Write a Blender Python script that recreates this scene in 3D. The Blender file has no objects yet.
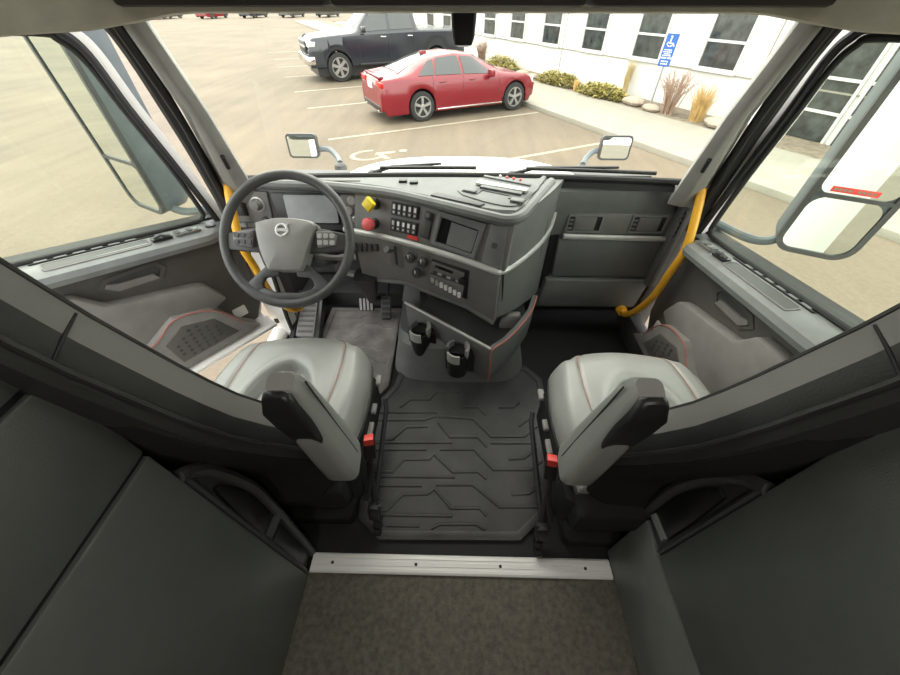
import bpy, bmesh, math, random
from mathutils import Matrix, Vector
random.seed(7)
S = bpy.context.scene
COL = S.collection
R = math.radians
# ------------------------------------------------------------------ camera, sky, exposure
cam_d = bpy.data.cameras.new('camera'); cam = bpy.data.objects.new('camera', cam_d); COL.objects.link(cam)
cam_d.sensor_width = 36; cam_d.sensor_fit = 'HORIZONTAL'; cam_d.lens = 36 * 345 / 900
cam_d.clip_start = .02; cam_d.clip_end = 500
cam.location = (-.02, 0, 1.42); cam.rotation_euler = (R(45), 0, R(1.2))
S.camera = cam
W = bpy.data.worlds.new('overcast_sky'); S.world = W; W.use_nodes = True
bg = W.node_tree.nodes['Background']; bg.inputs[0].default_value = (.985, 1.0, .985, 1); bg.inputs[1].default_value = 1.45
sun_d = bpy.data.lights.new('sun', 'SUN'); sun_d.energy = .9; sun_d.angle = R(50); sun_d.color = (1, .95, .87)
sun = bpy.data.objects.new('sun', sun_d); COL.objects.link(sun); sun.location = (-3, 6, 9); sun.rotation_euler = (R(-35), R(-22), 0)
S.view_settings.view_transform = 'Standard'; S.view_settings.look = 'None'
S.view_settings.exposure = 1.65; S.view_settings.gamma = 1; S.view_settings.use_curve_mapping = False

# ------------------------------------------------------------------ materials
def mat(name, col, rough=.5, metal=0, var=.08, scale=18, bump=0, bscale=350, dist=.002, spec=.5, streak=None, emit=0, grain=0):
    m = bpy.data.materials.new(name); m.use_nodes = True
    nt = m.node_tree; b = nt.nodes['Principled BSDF']
    b.inputs['Roughness'].default_value = rough; b.inputs['Metallic'].default_value = metal
    b.inputs['Specular IOR Level'].default_value = spec
    tc = nt.nodes.new('ShaderNodeTexCoord')
    n = nt.nodes.new('ShaderNodeTexNoise'); n.inputs['Scale'].default_value = scale; n.inputs['Detail'].default_value = 5
    src = tc.outputs['Object']
    if streak:
        mp = nt.nodes.new('ShaderNodeMapping'); mp.inputs['Scale'].default_value = streak[:3]; mp.inputs['Rotation'].default_value = (0, 0, streak[3])
        nt.links.new(src, mp.inputs[0]); src = mp.outputs[0]
    nt.links.new(src, n.inputs['Vector'])
    r = nt.nodes.new('ShaderNodeValToRGB')
    r.color_ramp.elements[0].position = .3; r.color_ramp.elements[1].position = .7
    lo = tuple(max(0, c * (1 - var)) for c in col); hi = tuple(min(1, c * (1 + var)) for c in col)
    r.color_ramp.elements[0].color = (*lo, 1); r.color_ramp.elements[1].color = (*hi, 1)
    nt.links.new(n.outputs['Fac'], r.inputs[0]); nt.links.new(r.outputs[0], b.inputs['Base Color'])
    if grain:      # patches and fine aggregate on top of the broad tone
        mx = nt.nodes.new('ShaderNodeMix'); mx.data_type = 'RGBA'; mx.blend_type = 'MULTIPLY'; mx.inputs[0].default_value = 1
        na = nt.nodes.new('ShaderNodeTexNoise'); na.inputs['Scale'].default_value = 14; na.inputs['Detail'].default_value = 8; na.inputs['Roughness'].default_value = .75
        nb_ = nt.nodes.new('ShaderNodeTexNoise'); nb_.inputs['Scale'].default_value = .35; nb_.inputs['Detail'].default_value = 4
        ad = nt.nodes.new('ShaderNodeMath'); ad.operation = 'ADD'
        mr_ = nt.nodes.new('ShaderNodeMapRange'); mr_.inputs['From Min'].default_value = .7; mr_.inputs['From Max'].default_value = 1.3; mr_.inputs['To Min'].default_value = 1 - grain; mr_.inputs['To Max'].default_value = 1 + grain
        nt.links.new(tc.outputs['Object'], na.inputs['Vector']); nt.links.new(tc.outputs['Object'], nb_.inputs['Vector'])
        nt.links.new(na.outputs['Fac'], ad.inputs[0]); nt.links.new(nb_.outputs['Fac'], ad.inputs[1]); nt.links.new(ad.outputs[0], mr_.inputs[0])
        nt.links.new(r.outputs[0], mx.inputs[6]); nt.links.new(mr_.outputs[0], mx.inputs[7]); nt.links.new(mx.outputs[2], b.inputs['Base Color'])
    if bump:
        n2 = nt.nodes.new('ShaderNodeTexNoise'); n2.inputs['Scale'].default_value = bscale; n2.inputs['Detail'].default_value = 3
        nt.links.new(tc.outputs['Object'], n2.inputs['Vector'])
        bp = nt.nodes.new('ShaderNodeBump'); bp.inputs['Strength'].default_value = bump; bp.inputs['Distance'].default_value = dist
        nt.links.new(n2.outputs['Fac'], bp.inputs['Height']); nt.links.new(bp.outputs[0], b.inputs['Normal'])
    if emit:
        nt.links.new(r.outputs[0], b.inputs['Emission Color']); b.inputs['Emission Strength'].default_value = emit
    return m
def glass(name, tint, ior=1.4):
    m = bpy.data.materials.new(name); m.use_nodes = True; nt = m.node_tree
    for n in list(nt.nodes): nt.nodes.remove(n)
    o = nt.nodes.new('ShaderNodeOutputMaterial'); t = nt.nodes.new('ShaderNodeBsdfTransparent'); t.inputs[0].default_value = (*tint, 1)
    g = nt.nodes.new('ShaderNodeBsdfGlossy'); g.inputs['Roughness'].default_value = .01; g.inputs[0].default_value = (.9, .95, .92, 1)
    lw = nt.nodes.new('ShaderNodeLayerWeight'); lw.inputs[0].default_value = .5
    pw = nt.nodes.new('ShaderNodeMath'); pw.operation = 'POWER'; pw.inputs[1].default_value = 5; nt.links.new(lw.outputs['Facing'], pw.inputs[0])
    f = nt.nodes.new('ShaderNodeMath'); f.operation = 'MULTIPLY_ADD'; f.inputs[1].default_value = .55; f.inputs[2].default_value = .022; nt.links.new(pw.outputs[0], f.inputs[0])
    mx = nt.nodes.new('ShaderNodeMixShader')
    nt.links.new(f.outputs[0], mx.inputs[0]); nt.links.new(t.outputs[0], mx.inputs[1]); nt.links.new(g.outputs[0], mx.inputs[2]); nt.links.new(mx.outputs[0], o.inputs[0])
    return m
M = dict(
    dash=mat('dash_plastic', (.135, .139, .136), .5, bump=.25),
    dashtop=mat('dash_top_plastic', (.135, .141, .138), .55, bump=.3),
    panel=mat('switch_panel_plastic', (.15, .146, .141), .48, bump=.15),
    dark=mat('dark_plastic', (.055, .056, .056), .5, bump=.2),
    black=mat('black_plastic', (.014, .014, .015), .4),
    rubber=mat('black_rubber', (.02, .02, .02), .7, bump=.2),
    silver=mat('silver_trim', (.50, .50, .49), .35, .35),
    alu=mat('brushed_aluminium', (.86, .86, .85), .38, .15, var=.05, scale=8, streak=(1, 60, 60, 0)),
    chrome=mat('chrome', (.8, .8, .8), .12, 1, var=.01),
    mirror=mat('mirror_glass', (.80, .86, .84), .015, 1, var=.0),
    leather=mat('grey_leather', (.29, .295, .282), .33, bump=.35, bscale=260, dist=.0015, var=.07, scale=7),
    leatherd=mat('charcoal_leather', (.028, .028, .027), .42, bump=.35, bscale=260, dist=.0015),
    shell=mat('seat_back_fabric', (.016, .016, .016), .85, bump=.4, spec=.2),
    stitch=mat('red_stitching', (.36, .14, .11), .6),
    piping=mat('red_piping', (.42, .14, .115), .5),
    mat_=mat('mat_rubber', (.052, .052, .052), .45, bump=.3, bscale=160, var=.4, scale=6, spec=.35),
    carpet=mat('taupe_carpet', (.155, .14, .115), .95, bump=1, bscale=420, dist=.006, var=.28, scale=70),
    floor=mat('floor_vinyl', (.014, .014, .015), .65, bump=.3, spec=.3),
    cab=mat('cabinet_laminate', (.125, .132, .122), .42, bump=.25, bscale=500, var=.05),
    cabl=mat('cabinet_base_plastic', (.17, .178, .168), .45, bump=.2),
    doorp=mat('door_panel', (.088, .082, .075), .55, bump=.3),
    doorl=mat('door_pocket', (.205, .197, .186), .55, bump=.3),
    pad=mat('door_pad', (.185, .193, .19), .5, bump=.3),
    headliner=mat('headliner_fabric', (.46, .435, .36), .9, bump=.4),
    cubby=mat('cubby_lining', (.03, .026, .022), .8),
    pillar=mat('pillar_trim', (.31, .305, .285), .55, bump=.3),
    yellow=mat('yellow_paint', (.78, .40, .03), .38, var=.04),
    ylknob=mat('yellow_knob', (.85, .62, .02), .4), redknob=mat('red_knob', (.70, .10, .10), .4),
    red=mat('red_button', (.75, .06, .05), .4),
    white=mat('white_paint', (.80, .79, .76), .28, var=.02),
    screen=mat('display_glass', (.17, .17, .175), .16), scrd=mat('display_black', (.01, .01, .011), .12),
    scrl=mat('cluster_display', (.33, .34, .36), .2),
    icon=mat('white_print', (.75, .75, .75), .5), 
    strap=mat('belt_webbing', (.018, .018, .018), .8, bump=.6),
    glass=glass('window_glass', (.955, .985, .925)), wglass=glass('windscreen_glass', (.96, .97, .90)),
    asphalt=mat('parking_asphalt', (.134, .107, .075), .9, bump=.6, bscale=40, dist=.01, var=.10, scale=1.0, streak=(2.6, .30, 1, R(14)), grain=.22),
    walk=mat('concrete', (.25, .235, .195), .85, bump=.3, bscale=60, var=.07, scale=2),
    line=mat('line_paint', (.27, .24, .18), .8, var=.15, scale=6),
    wall=mat('white_siding', (.62, .62, .59), .7, var=.03, scale=1.2),
    wframe=mat('window_frame_white', (.50, .50, .49), .5),
    bglass=mat('building_glass', (.045, .052, .05), .12, var=.5, scale=5, spec=.8),
    bed=mat('gravel_bed', (.19, .155, .115), .95, bump=1, bscale=30, dist=.05, var=.35, scale=9),
    rock=mat('tan_rock', (.32, .27, .215), .9, bump=.6, bscale=14, dist=.03, var=.2),
    juniper=mat('juniper_leaf', (.27, .23, .06), .8, var=.4, scale=6), drygrass=mat('dry_grass', (.50, .34, .13), .85, var=.25, scale=6),
    twig=mat('bare_twig', (.32, .22, .16), .85, var=.2), strawgrass=mat('pale_straw', (.48, .38, .20), .85, var=.2, scale=6),
    sign=mat('sign_blue', (.02, .10, .36), .45, var=.03), steel=mat('galvanised_steel', (.36, .37, .37), .45, .6),
    redcar=mat('red_car_paint', (.17, .006, .014), .2, var=.03, spec=.7), bluecar=mat('dark_car_paint', (.016, .020, .028), .14, var=.05, spec=.7),
    cglass=mat('car_glass', (.015, .02, .021), .06, spec=.9), tail=mat('tail_lamp', (.40, .01, .01), .15), lamp=mat('head_lamp', (.75, .75, .73), .12, .3),
    tyre=mat('tyre_rubber', (.02, .02, .02), .8), rim=mat('wheel_alloy', (.34, .34, .33), .3, .6),
    greycar=mat('grey_car_paint', (.06, .06, .065), .2, spec=.7),
)
M['fillglow'] = mat('fill_lamp_diffuser', (.9, .87, .8), .5, emit=1.0)  # glowing cover of the added sleeper lamps
M['dusty_lit'] = mat('dusty_lit_mat_rubber', (.21, .198, .188), .7, bump=.3, bscale=120, var=.35, scale=9, spec=.25)  # open-door light painted in as a paler rubber colour, with some dust
M['emblem'] = mat('emblem_silver', (.75, .75, .75), .3, .2)
# ------------------------------------------------------------------ geometry helpers
class G:
    def __init__(s, T=None): s.V = []; s.F = []; s.T = T
    def add(s, v, f):
        o = len(s.V)
        s.V += [tuple(s.T @ Vector(p)) if s.T else tuple(p) for p in v]
        s.F += [tuple(i + o for i in q) for q in f]; return s
    def box(s, lo, hi, Rm=None):
        v = [(x, y, z) for z in (lo[2], hi[2]) for y in (lo[1], hi[1]) for x in (lo[0], hi[0])]
        if Rm: v = [tuple(Rm @ Vector(p)) for p in v]
        return s.add(v, [(0, 2, 3, 1), (4, 5, 7, 6), (0, 1, 5, 4), (2, 6, 7, 3), (0, 4, 6, 2), (1, 3, 7, 5)])
    def prism(s, poly, fn, d0, d1):
        n = len(poly); v = [fn(a, b, d0) for a, b in poly] + [fn(a, b, d1) for a, b in poly]
        return s.add(v, [tuple(range(n))[::-1], tuple(range(n, 2 * n))] + [(i, (i + 1) % n, n + (i + 1) % n, n + i) for i in range(n)])
    def loft(s, secs, ring=True, caps=True, closed=False):
        n = len(secs[0]); v = [p for q in secs for p in q]; f = []; m = len(secs)
        for k in range(m if closed else m - 1):
            a = k * n; b = ((k + 1) % m) * n
            for i in range(n if ring else n - 1):
                j = (i + 1) % n; f.append((a + i, a + j, b + j, b + i))
        if caps and ring and not closed: f += [tuple(range(n))[::-1], tuple(range((m - 1) * n, m * n))]
        return s.add(v, f)
    def tube(s, pts, r, n=10, closed=False, caps=True, flat=1.0):
        P = [Vector(p) for p in pts]; secs = []; up = None; m = len(P)
        for i, p in enumerate(P):
            a = P[(i - 1) % m] if (closed or i) else p; b = P[(i + 1) % m] if (closed or i < m - 1) else p
            d = (b - a).normalized()
            if up is None: up = Vector((0, 0, 1)) if abs(d.z) < .9 else Vector((1, 0, 0))
            x = d.cross(up).normalized(); up = x.cross(d).normalized()
            rr = r[i] if isinstance(r, (list, tuple)) else r
            secs.append([p + x * math.cos(t) * rr + up * math.sin(t) * rr * flat for t in [2 * math.pi * k / n for k in range(n)]])
        return s.loft(secs, True, caps, closed)
    def cyl(s, p0, p1, r0, r1=None, n=20): return s.tube([p0, p1], [r0, r1 if r1 is not None else r0], n)
    def lathe(s, prof, fn, n=24, caps=True):
        secs = [[fn(r * math.cos(t), r * math.sin(t), h) for t in [2 * math.pi * k / n for k in range(n)]] for r, h in prof]
        return s.loft(secs, True, caps)
    def build(s, name, m, parent=None, bevel=0, seg=2, ang=32, smooth=True):
        bm = bmesh.new(); vs = [bm.verts.new(p) for p in s.V]
        for f in s.F:
            try: bm.faces.new([vs[i] for i in f])
            except ValueError: pass
        bmesh.ops.remove_doubles(bm, verts=bm.verts, dist=1e-5)
        bmesh.ops.recalc_face_normals(bm, faces=bm.faces)
        if bevel:
            e = [e for e in bm.edges if len(e.link_faces) == 2 and e.calc_face_angle(0) > R(30)]
            bmesh.ops.bevel(bm, geom=e, offset=bevel, segments=seg, affect='EDGES', clamp_overlap=True, profile=.5)
        me = bpy.data.meshes.new(name); bm.to_mesh(me); bm.free()
        if smooth:
            me.shade_smooth(); me.set_sharp_from_angle(angle=R(ang))
        me.materials.append(M[m] if isinstance(m, str) else m)
        o = bpy.data.objects.new(name, me); COL.objects.link(o)
        if parent: attach(o, parent)
        return o
def attach(o, p):
    o.parent = p; q = p; inv = Matrix()
    wm = Matrix()
    chain = []
    while q: chain.append(q); q = q.parent
    for c in reversed(chain): wm = wm @ c.matrix_parent_inverse @ Matrix.LocRotScale(c.location, c.rotation_euler, c.scale)
    o.matrix_parent_inverse = wm.inverted()
def tag(o, label, cat=None, group=None, kind=None):
    o['label'] = label
    if cat: o['category'] = cat
    if group: o['group'] = group
    if kind: o['kind'] = kind
    return o
def thing(name, label, cat, loc=(0, 0, 0), group=None, kind=None):
    o = bpy.data.objects.new(name, None); COL.objects.link(o); o.location = loc; o.empty_display_size = .05
    return tag(o, label, cat, group, kind)
def smoothline(pts, n=6, closed=False):
    P = [Vector(p) for p in pts]; m = len(P); out = []
    for i in range(m if closed else m - 1):
        g = lambda k: P[k % m] if closed else P[min(max(k, 0), m - 1)]
        a, b, c, d = g(i - 1), g(i), g(i + 1), g(i + 2)
        for j in range(n):
            t = j / n
            out.append(.5 * ((2 * b) + (c - a) * t + (2 * a - 5 * b + 4 * c - d) * t * t + (3 * b - a - 3 * c + d) * t ** 3))
    if not closed: out.append(P[-1])
    return out
def frame(O, U, V):
    O, U, V = Vector(O), Vector(U).normalized(), Vector(V).normalized(); N = U.cross(V).normalized()
    return lambda a, b, c=0: tuple(O + U * a + V * b + N * c)
def Tm(O, U, V, N): 
    return Matrix(((U[0], V[0], N[0], O[0]), (U[1], V[1], N[1], O[1]), (U[2], V[2], N[2], O[2]), (0, 0, 0, 1)))
def rrect(x0, y0, x1, y1, r, n=5):
    out = []
    for cx, cy, a in ((x1 - r, y1 - r, 0), (x0 + r, y1 - r, 90), (x0 + r, y0 + r, 180), (x1 - r, y0 + r, 270)):
        out += [(cx + r * math.cos(R(a + 90 * k / n)), cy + r * math.sin(R(a + 90 * k / n))) for k in range(n + 1)]
    return out
def ringframe(g, outer, inner, fn, d0, d1):   # a flat frame between two outlines with the same count
    n = len(outer)
    secs = [[fn(*outer[i], d0) for i in range(n)], [fn(*outer[i], d1) for i in range(n)], [fn(*inner[i], d1) for i in range(n)], [fn(*inner[i], d0) for i in range(n)]]
    return g.loft(secs, True, False, True)
xyz = lambda a, b, c: (a, b, c)
fXZ = lambda y0: (lambda a, b, c: (a, y0 + c, b))       # polygon in XZ
fYZ = lambda a, b, c: (c, a, b)                          # polygon in YZ, depth x

# ------------------------------------------------------------------ cab shell
g = G().box((-1.0, .0, -.06), (1.0, 1.95, 0)); floor = g.build('floor', 'floor'); tag(floor, 'dark vinyl cab floor under the seats and footwells', 'floor', kind='structure')
g = G().box((-1.0, -1.5, -.06), (1.0, .262, .006)); o = g.build('carpet', 'carpet'); tag(o, 'taupe carpet on the sleeper floor behind the metal strip', 'carpet', kind='structure')
sill = thing('trim_1', 'ribbed aluminium threshold strip between carpet and rubber floor', 'threshold', (0, .287, 0), kind='structure')
prof = [(.258, 0), (.258, .010), (.264, .014), (.272, .014), (.274, .012), (.279, .012), (.281, .014), (.293, .014), (.295, .012), (.300, .012), (.302, .014), (.312, .013), (.318, .006), (.318, 0)]
G().loft([[(-.508, y, z + .004) for y, z in prof], [(.528, y, z + .004) for y, z in prof]]).build('strip', 'alu', sill)
for x in (-.435, -.144, .148, .44): G().cyl((x, .287, .014), (x, .287, .0195), .006, .005, 12).build('screw', 'black', sill)
# front bulkhead / firewall
sl = G().box((.935, .42, 0), (.998, 1.47, .165)).build('door_sill', 'dark', bevel=.01); tag(sl, 'dark plastic door sill below the closed passenger door', 'sill', kind='structure')
fw = G().box((-1.0, 1.9, -.06), (1.0, 1.95, .74)); fw.box((-.98, 1.70, 0), (.98, 1.9, .10))
tag(fw.build('wall_front', 'dark'), 'dark firewall at the front of the footwells', 'wall', kind='structure')
for sgn, nm, side in ((-1, 'wall_left', 'driver'), (1, 'wall_right', 'passenger')):
    g = G()
    g.box((sgn * 1.0 - (.0 if sgn > 0 else .1), -1.5, -.06), (sgn * 1.0 + (.1 if sgn > 0 else .0), .42 if sgn > 0 else .60, 2.15))     # sleeper side and door pillar
    g.box((min(sgn * .97, sgn * 1.06), 1.46, -.06), (max(sgn * .97, sgn * 1.06), 1.62, .82))                            # kick panel ahead of the door
    g.box((min(sgn * .985, sgn * 1.05), 1.62, -.06), (max(sgn * .985, sgn * 1.05), 1.95, .60))
    tag(g.build(nm, 'doorp', bevel=.01), 'grey cab side wall and door post on the %s side' % side, 'wall', kind='structure')
tag(G().box((-1.1, -1.56, -.06), (1.1, -1.5, 2.15)).build('wall_rear', 'headliner'), 'rear sleeper wall behind the viewer', 'wall', kind='structure')
g = G().loft([[(x, -1.55, 2.12), (x, .6, 2.12), (x, 1.02, 1.9), (x, 1.2, 1.6), (x, 1.28, 1.5), (x, 1.30, 1.55), (x, 1.05, 1.98), (x, .6, 2.18), (x, -1.55, 2.18)] for x in (-1.1, 1.1)])
tag(g.build('ceiling', 'headliner'), 'fabric headliner over the cab', 'ceiling', kind='structure')
for sgn, nm in ((-1, 'driver'), (1, 'passenger')):
    tag(G().box((min(sgn * 1.10, sgn * 1.13), -2.6, -.95), (max(sgn * 1.10, sgn * 1.13), .43, 2.2)).build('cab_exterior', 'white', bevel=.01), 'white outer body panel of the sleeper on the %s side' % nm, 'body panel', kind='structure')
    lm = thing('sleeper_fill_lamp', 'added unseen fill lamp over the %s side of the sleeper' % nm, 'lamp', (sgn * .35, -.45, 2.12), 'added sleeper fill lamps')  # added fill, out of view, to brighten carpet and cabinets
    G().lathe([(.11, 0), (.11, .02), (.09, .03)], lambda x, y, h: (sgn * .35 + x, -.45 + y, 2.12 - h)).build('housing', 'white', lm)
    G().lathe([(.088, .03), (.07, .038), (.01, .042)], lambda x, y, h: (sgn * .35 + x, -.45 + y, 2.12 - h)).build('diffuser', 'fillglow', lm)
    ld = bpy.data.lights.new('sleeper_fill_light', 'AREA'); ld.shape = 'DISK'; ld.size = .18; ld.energy = 1.6; ld.color = (1, .95, .86)
    lo = bpy.data.objects.new('sleeper_fill_light', ld); COL.objects.link(lo); lo.location = (sgn * .35, -.45, 2.07); attach(lo, lm)
# overhead console: soft edged rail round the front of the cab with dark cubbies
oc = thing('overhead_console', 'olive beige overhead console with dark cubbies above the windscreen', 'console', (0, 1.15, 1.37))
path = smoothline([(-1.0, .2, 0), (-.985, .7, 0), (-.95, .98, 0), (-.86, 1.11, 0), (-.72, 1.155, 0), (-.35, 1.175, 0), (0, 1.18, 0), (.35, 1.175, 0), (.72, 1.155, 0), (.86, 1.11, 0), (.95, .98, 0), (.985, .7, 0), (1.0, .2, 0)], 6)
secs = []
for i, p in enumerate(path):
    a = path[max(i - 1, 0)]; b = path[min(i + 1, len(path) - 1)]; d = (b - a).normalized(); n = Vector((d.y, -d.x, 0))   # points to cab centre
    k = min(1, max(0, (abs(p.x) - .70) / .2)); z0 = 1.383 - .028 * k
    secs.append([p + n * o + Vector((0, 0, z0 + z)) for o, z in ((-.10, .02), (0.0, .0), (.018, .004), (.026, .016), (.028, .03), (.06, .075), (.10, .20), (.14, .42), (-.10, .5))])
G().loft(secs).build('rail', 'headliner', oc)
for x0, x1 in ((-.80, -.32), (-.31, .26), (.27, .80)):
    G().box((x0, 1.06, 1.3965), (x1, 1.149, 1.56)).build('cubby', 'cubby', oc, .012)
# pillars
for sgn, nm, side in ((-1, 'trim_2', 'left'), (1, 'trim_3', 'right')):
    pl = thing(nm, 'grey windscreen pillar trim on the %s' % ('driver side' if sgn < 0 else 'passenger side'), 'pillar', (sgn * .9, 1.4, .85), kind='structure')
    bot = [(.848, 1.42), (.895, 1.388), (.945, 1.392), (.985, 1.43), (.995, 1.48), (.89, 1.49)]
    mid = [(.832, 1.29), (.850, 1.262), (.870, 1.258), (.915, 1.295), (.97, 1.37), (.872, 1.36)]
    top = [(.808, 1.14), (.822, 1.112), (.83, 1.108), (.872, 1.14), (.93, 1.25), (.852, 1.22)]
    g = G().loft([[(sgn * x, y, .80) for x, y in bot], [(sgn * x, y, 1.14) for x, y in mid], [(sgn * x, y, 1.41) for x, y in top]])
    g.build('pillar_cover', 'pillar', pl, .012)
    seal = [(sgn * .985, 1.385, .70), (sgn * .982, 1.375, .86), (sgn * .962, 1.31, 1.12), (sgn * .925, 1.19, 1.375), (sgn * .955, 1.08, 1.40)]
    G().tube(smoothline(seal), .027, 10).build('door_seal', 'rubber', pl)
    seal = [(sgn * .965, 1.372, .80), (sgn * .957, 1.345, .9), (sgn * .918, 1.265, 1.13), (sgn * .862, 1.115, 1.375)]
    G().tube(smoothline(seal), .009, 8).build('edge_seal', 'rubber', pl)
    c = Vector((sgn * .862, 1.318, .985)); 
    G().tube([c + Vector((sgn * .008, .014, -.025)), c + Vector((-sgn * .004, -.010, .022))], .008, 8).build('clip_slot', 'black', pl)
# windscreen
wd = thing('window_1', 'wide curved windscreen of the cab', 'windscreen', (0, 1.6, .85), kind='structure')
wb = lambda t: Vector((t * .93, 1.518 - .06 * t * t, .872)); wt = lambda t: Vector((t * .90, 1.25 - .07 * t * t, 1.43))
rows = [[wb(t / 10).lerp(wt(t / 10), k / 6) + Vector((0, .015 * math.sin(math.pi * k / 6), 0)) for t in range(-10, 11)] for k in range(7)]
G().loft(rows, ring=False).build('pane', 'wglass', wd)
G().tube([wb(t / 10) + Vector((0, -.008, .004)) for t in range(-10, 11)], .013, 8).build('lower_gasket', 'rubber', wd)
G().tube([wt(t / 10) for t in range(-10, 11)], .013, 8).build('upper_gasket', 'rubber', wd)

# ------------------------------------------------------------------ doors (u rearward, w outward, z up)
def belt(u): return .707 + .123 * (u - .079)
def make_door(name, label, O, U, Wv, nm):
    T = Tm(O, U, Wv, (0, 0, 1)); D = thing(name, label, 'door', tuple(O), kind='structure')
    f = lambda u, z, w: (u, w, z)
    N = 14
    us = [.02 + .93 * i / N for i in range(N + 1)]
    poly = [(.02, .42), (.03, .22), (.06, .15), (.95, .15)] + [(u, belt(u) - .005) for u in us[::-1]]
    G(T).prism(poly, f, .025, .085).build('outer_skin', 'white', D, .008)
    G(T).prism([(u, belt(u) - .012) for u in us] + [(u, belt(u) + .008) for u in us[::-1]], f, .028, .088).build('outer_seal', 'rubber', D)
    G(T).prism([(.06, .155), (.95, .155), (.95, .135), (.06, .135)], f, -.125 if nm == 'driver' else -.04, .08).build('bottom_edge', 'white', D, .005)
    poly = [(.035, .44), (.045, .26), (.10, .162), (.93, .162)] + [(u, belt(u) - .05) for u in us[::-1]]
    G(T).prism(poly, f, -.02, .026).build('inner_panel', 'doorp', D, .01)
    # padded sill ledge
    prof = [(.03, -.002), (.0, .0), (-.05, -.006), (-.082, -.022), (-.09, -.042), (-.084, -.062), (-.05, -.075), (-.015, -.08), (.03, -.08)]
    secs = []
    for u in [.03 + .92 * i / 16 for i in range(17)]:
        k = min(1, (u - .03) / .10) ** .5 if u < .13 else 1
        secs.append([(u, w * (k if w < 0 else 1), belt(u) + z) for w, z in prof])
    G(T).loft(secs).build('sill_pad', 'pad', D)
    fz = lambda u, w, c: (u, w, belt(u) + c)
    # long storage slot in the pad, its dark well and rim
    inn = rrect(.335, -.058, .635, -.022, .010); out = rrect(.330, -.062, .640, -.018, .012)
    dz = lambda w: -.006 * max(0, min(1, -w / .05)) - (.016 * max(0, (-w - .05) / .032))
    ringframe(G(T), out, inn, lambda u, w, c: (u, w, belt(u) + dz(w) + c), -.003, .0028).build('slot_rim', 'panel', D)
    G(T).prism(inn, lambda u, w, c: (u, w, belt(u) + dz(w) + c), -.004, .0018).build('slot_well', 'dark', D)
    G(T).prism(rrect(.30, -.010, .66, .002, .004), fz, -.004, .0028).build('vent_channel', 'black', D)
    for i in range(6):
        u = .36 + .05 * i
        G(T).prism(rrect(u, -.009, u + .034, .001, .003), fz, .0, .005).build('vent_slat', 'pad', D)
    G(T).prism(rrect(.255, -.060, .325, -.026, .008), fz, -.006, .003).build('latch_well', 'black', D)
    G(T).tube([(.262, -.05, belt(.262) + .002), (.29, -.048, belt(.29) + .012), (.315, -.045, belt(.315) + .004)], .006, 8).build('door_latch', 'dark', D)
    G(T).prism(rrect(.15, -.058, .245, -.018, .008), fz, -.006, .002).build('switch_plate', 'panel', D)
    for i in range(4):
        u = .158 + .022 * i
        G(T).prism(rrect(u, -.052, u + .017, -.026, .003), fz, -.002, .006).build('window_switch', 'dark' if i % 2 else 'pad', D)
    G(T).prism(rrect(.085, -.045, .125, -.03, .006), fz, -.006, -.001).build('corner_vent', 'black', D)
    # pull cup
    o_ = [(.33, .61), (.355, .65), (.53, .655), (.565, .625), (.52, .58), (.37, .565)]
    i_ = [(.35, .612), (.365, .635), (.52, .64), (.54, .622), (.51, .595), (.375, .582)]
    ringframe(G(T), o_, i_, f, -.02, -.025).build('pull_rim', 'doorp', D)
    G(T).prism(i_, f, -.019, -.0215).build('pull_cup', 'dark', D)
    G(T).prism([(.372, .580), (.512, .594), (.542, .622), (.53, .634), (.50, .622), (.385, .606)], f, -.02, -.030).build('pull_grip', 'doorl', D)
    # pocket bulge
    pk = [(.195, .385), (.25, .49), (.30, .508), (.575, .578), (.63, .655), (.95, .70), (.95, .30), (.60, .26), (.34, .33)]
    G(T).prism(pk, f, -.075, -.015).build('pocket', 'doorl', D, .014)
    # speaker pod with red piping, lower
    sp = [(.125, .175), (.19, .235), (.285, .388), (.31, .398), (.43, .432), (.465, .415), (.555, .365), (.93, .40), (.93, .175)]
    G(T).prism(sp, f, -.105, -.015).build('speaker_pod', 'doorl', D, .008)
    G(T).tube([(u, -.104, z) for u, z in smoothline2([(.20, .245), (.285, .383), (.43, .426), (.555, .361), (.75, .38), (.92, .395)])], .0036, 6).build('piping', 'stitch', D)
    G(T).prism([(.235, .215), (.30, .345), (.425, .385), (.515, .335), (.50, .215)], f, -.1085, -.10).build('speaker_grille', 'doorp', D, .003)
    for i in range(7):
        for j in range(6):
            u, z = .275 + .034 * i, .232 + .024 * j
            if z < .365 - abs(u - .40) * .5 and (u - .39) ** 2 / .0121 + (z - .29) ** 2 / .0045 < 1:
                G(T).cyl((u, -.108, z), (u, -.1095, z), .008, .008, 8).build('grille_hole', 'dark', D)
    G(T).prism(rrect(.135, .225, .20, .28, .006), f, -.026, -.018).build('reflector', 'white', D)
    # window frame
    fr = smoothline2([(.052, .66), (.062, .74), (.105, .95), (.15, 1.15), (.175, 1.29), (.21, 1.345), (.27, 1.362), (.6, 1.375), (.95, 1.38)])
    secs = [[(u + a, w, z + b) for a, w, b in ((0, -.005, 0), (-.034, -.004, .0), (-.044, .04, .0), (-.038, .062, 0), (-.022, .062, 0), (.006, .022, -.008), (.010, -.005, -.012))] for u, z in fr]
    G(T).loft(secs).build('window_frame', 'white', D)
    secs = [[(u + a, w, z + b) for a, w, b in ((.004, -.014, -.006), (-.006, -.010, .0), (-.008, .002, .0), (.014, .002, -.012), (.013, -.010, -.012))] for u, z in fr]
    G(T).loft(secs).build('frame_seal', 'rubber', D)
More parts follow.
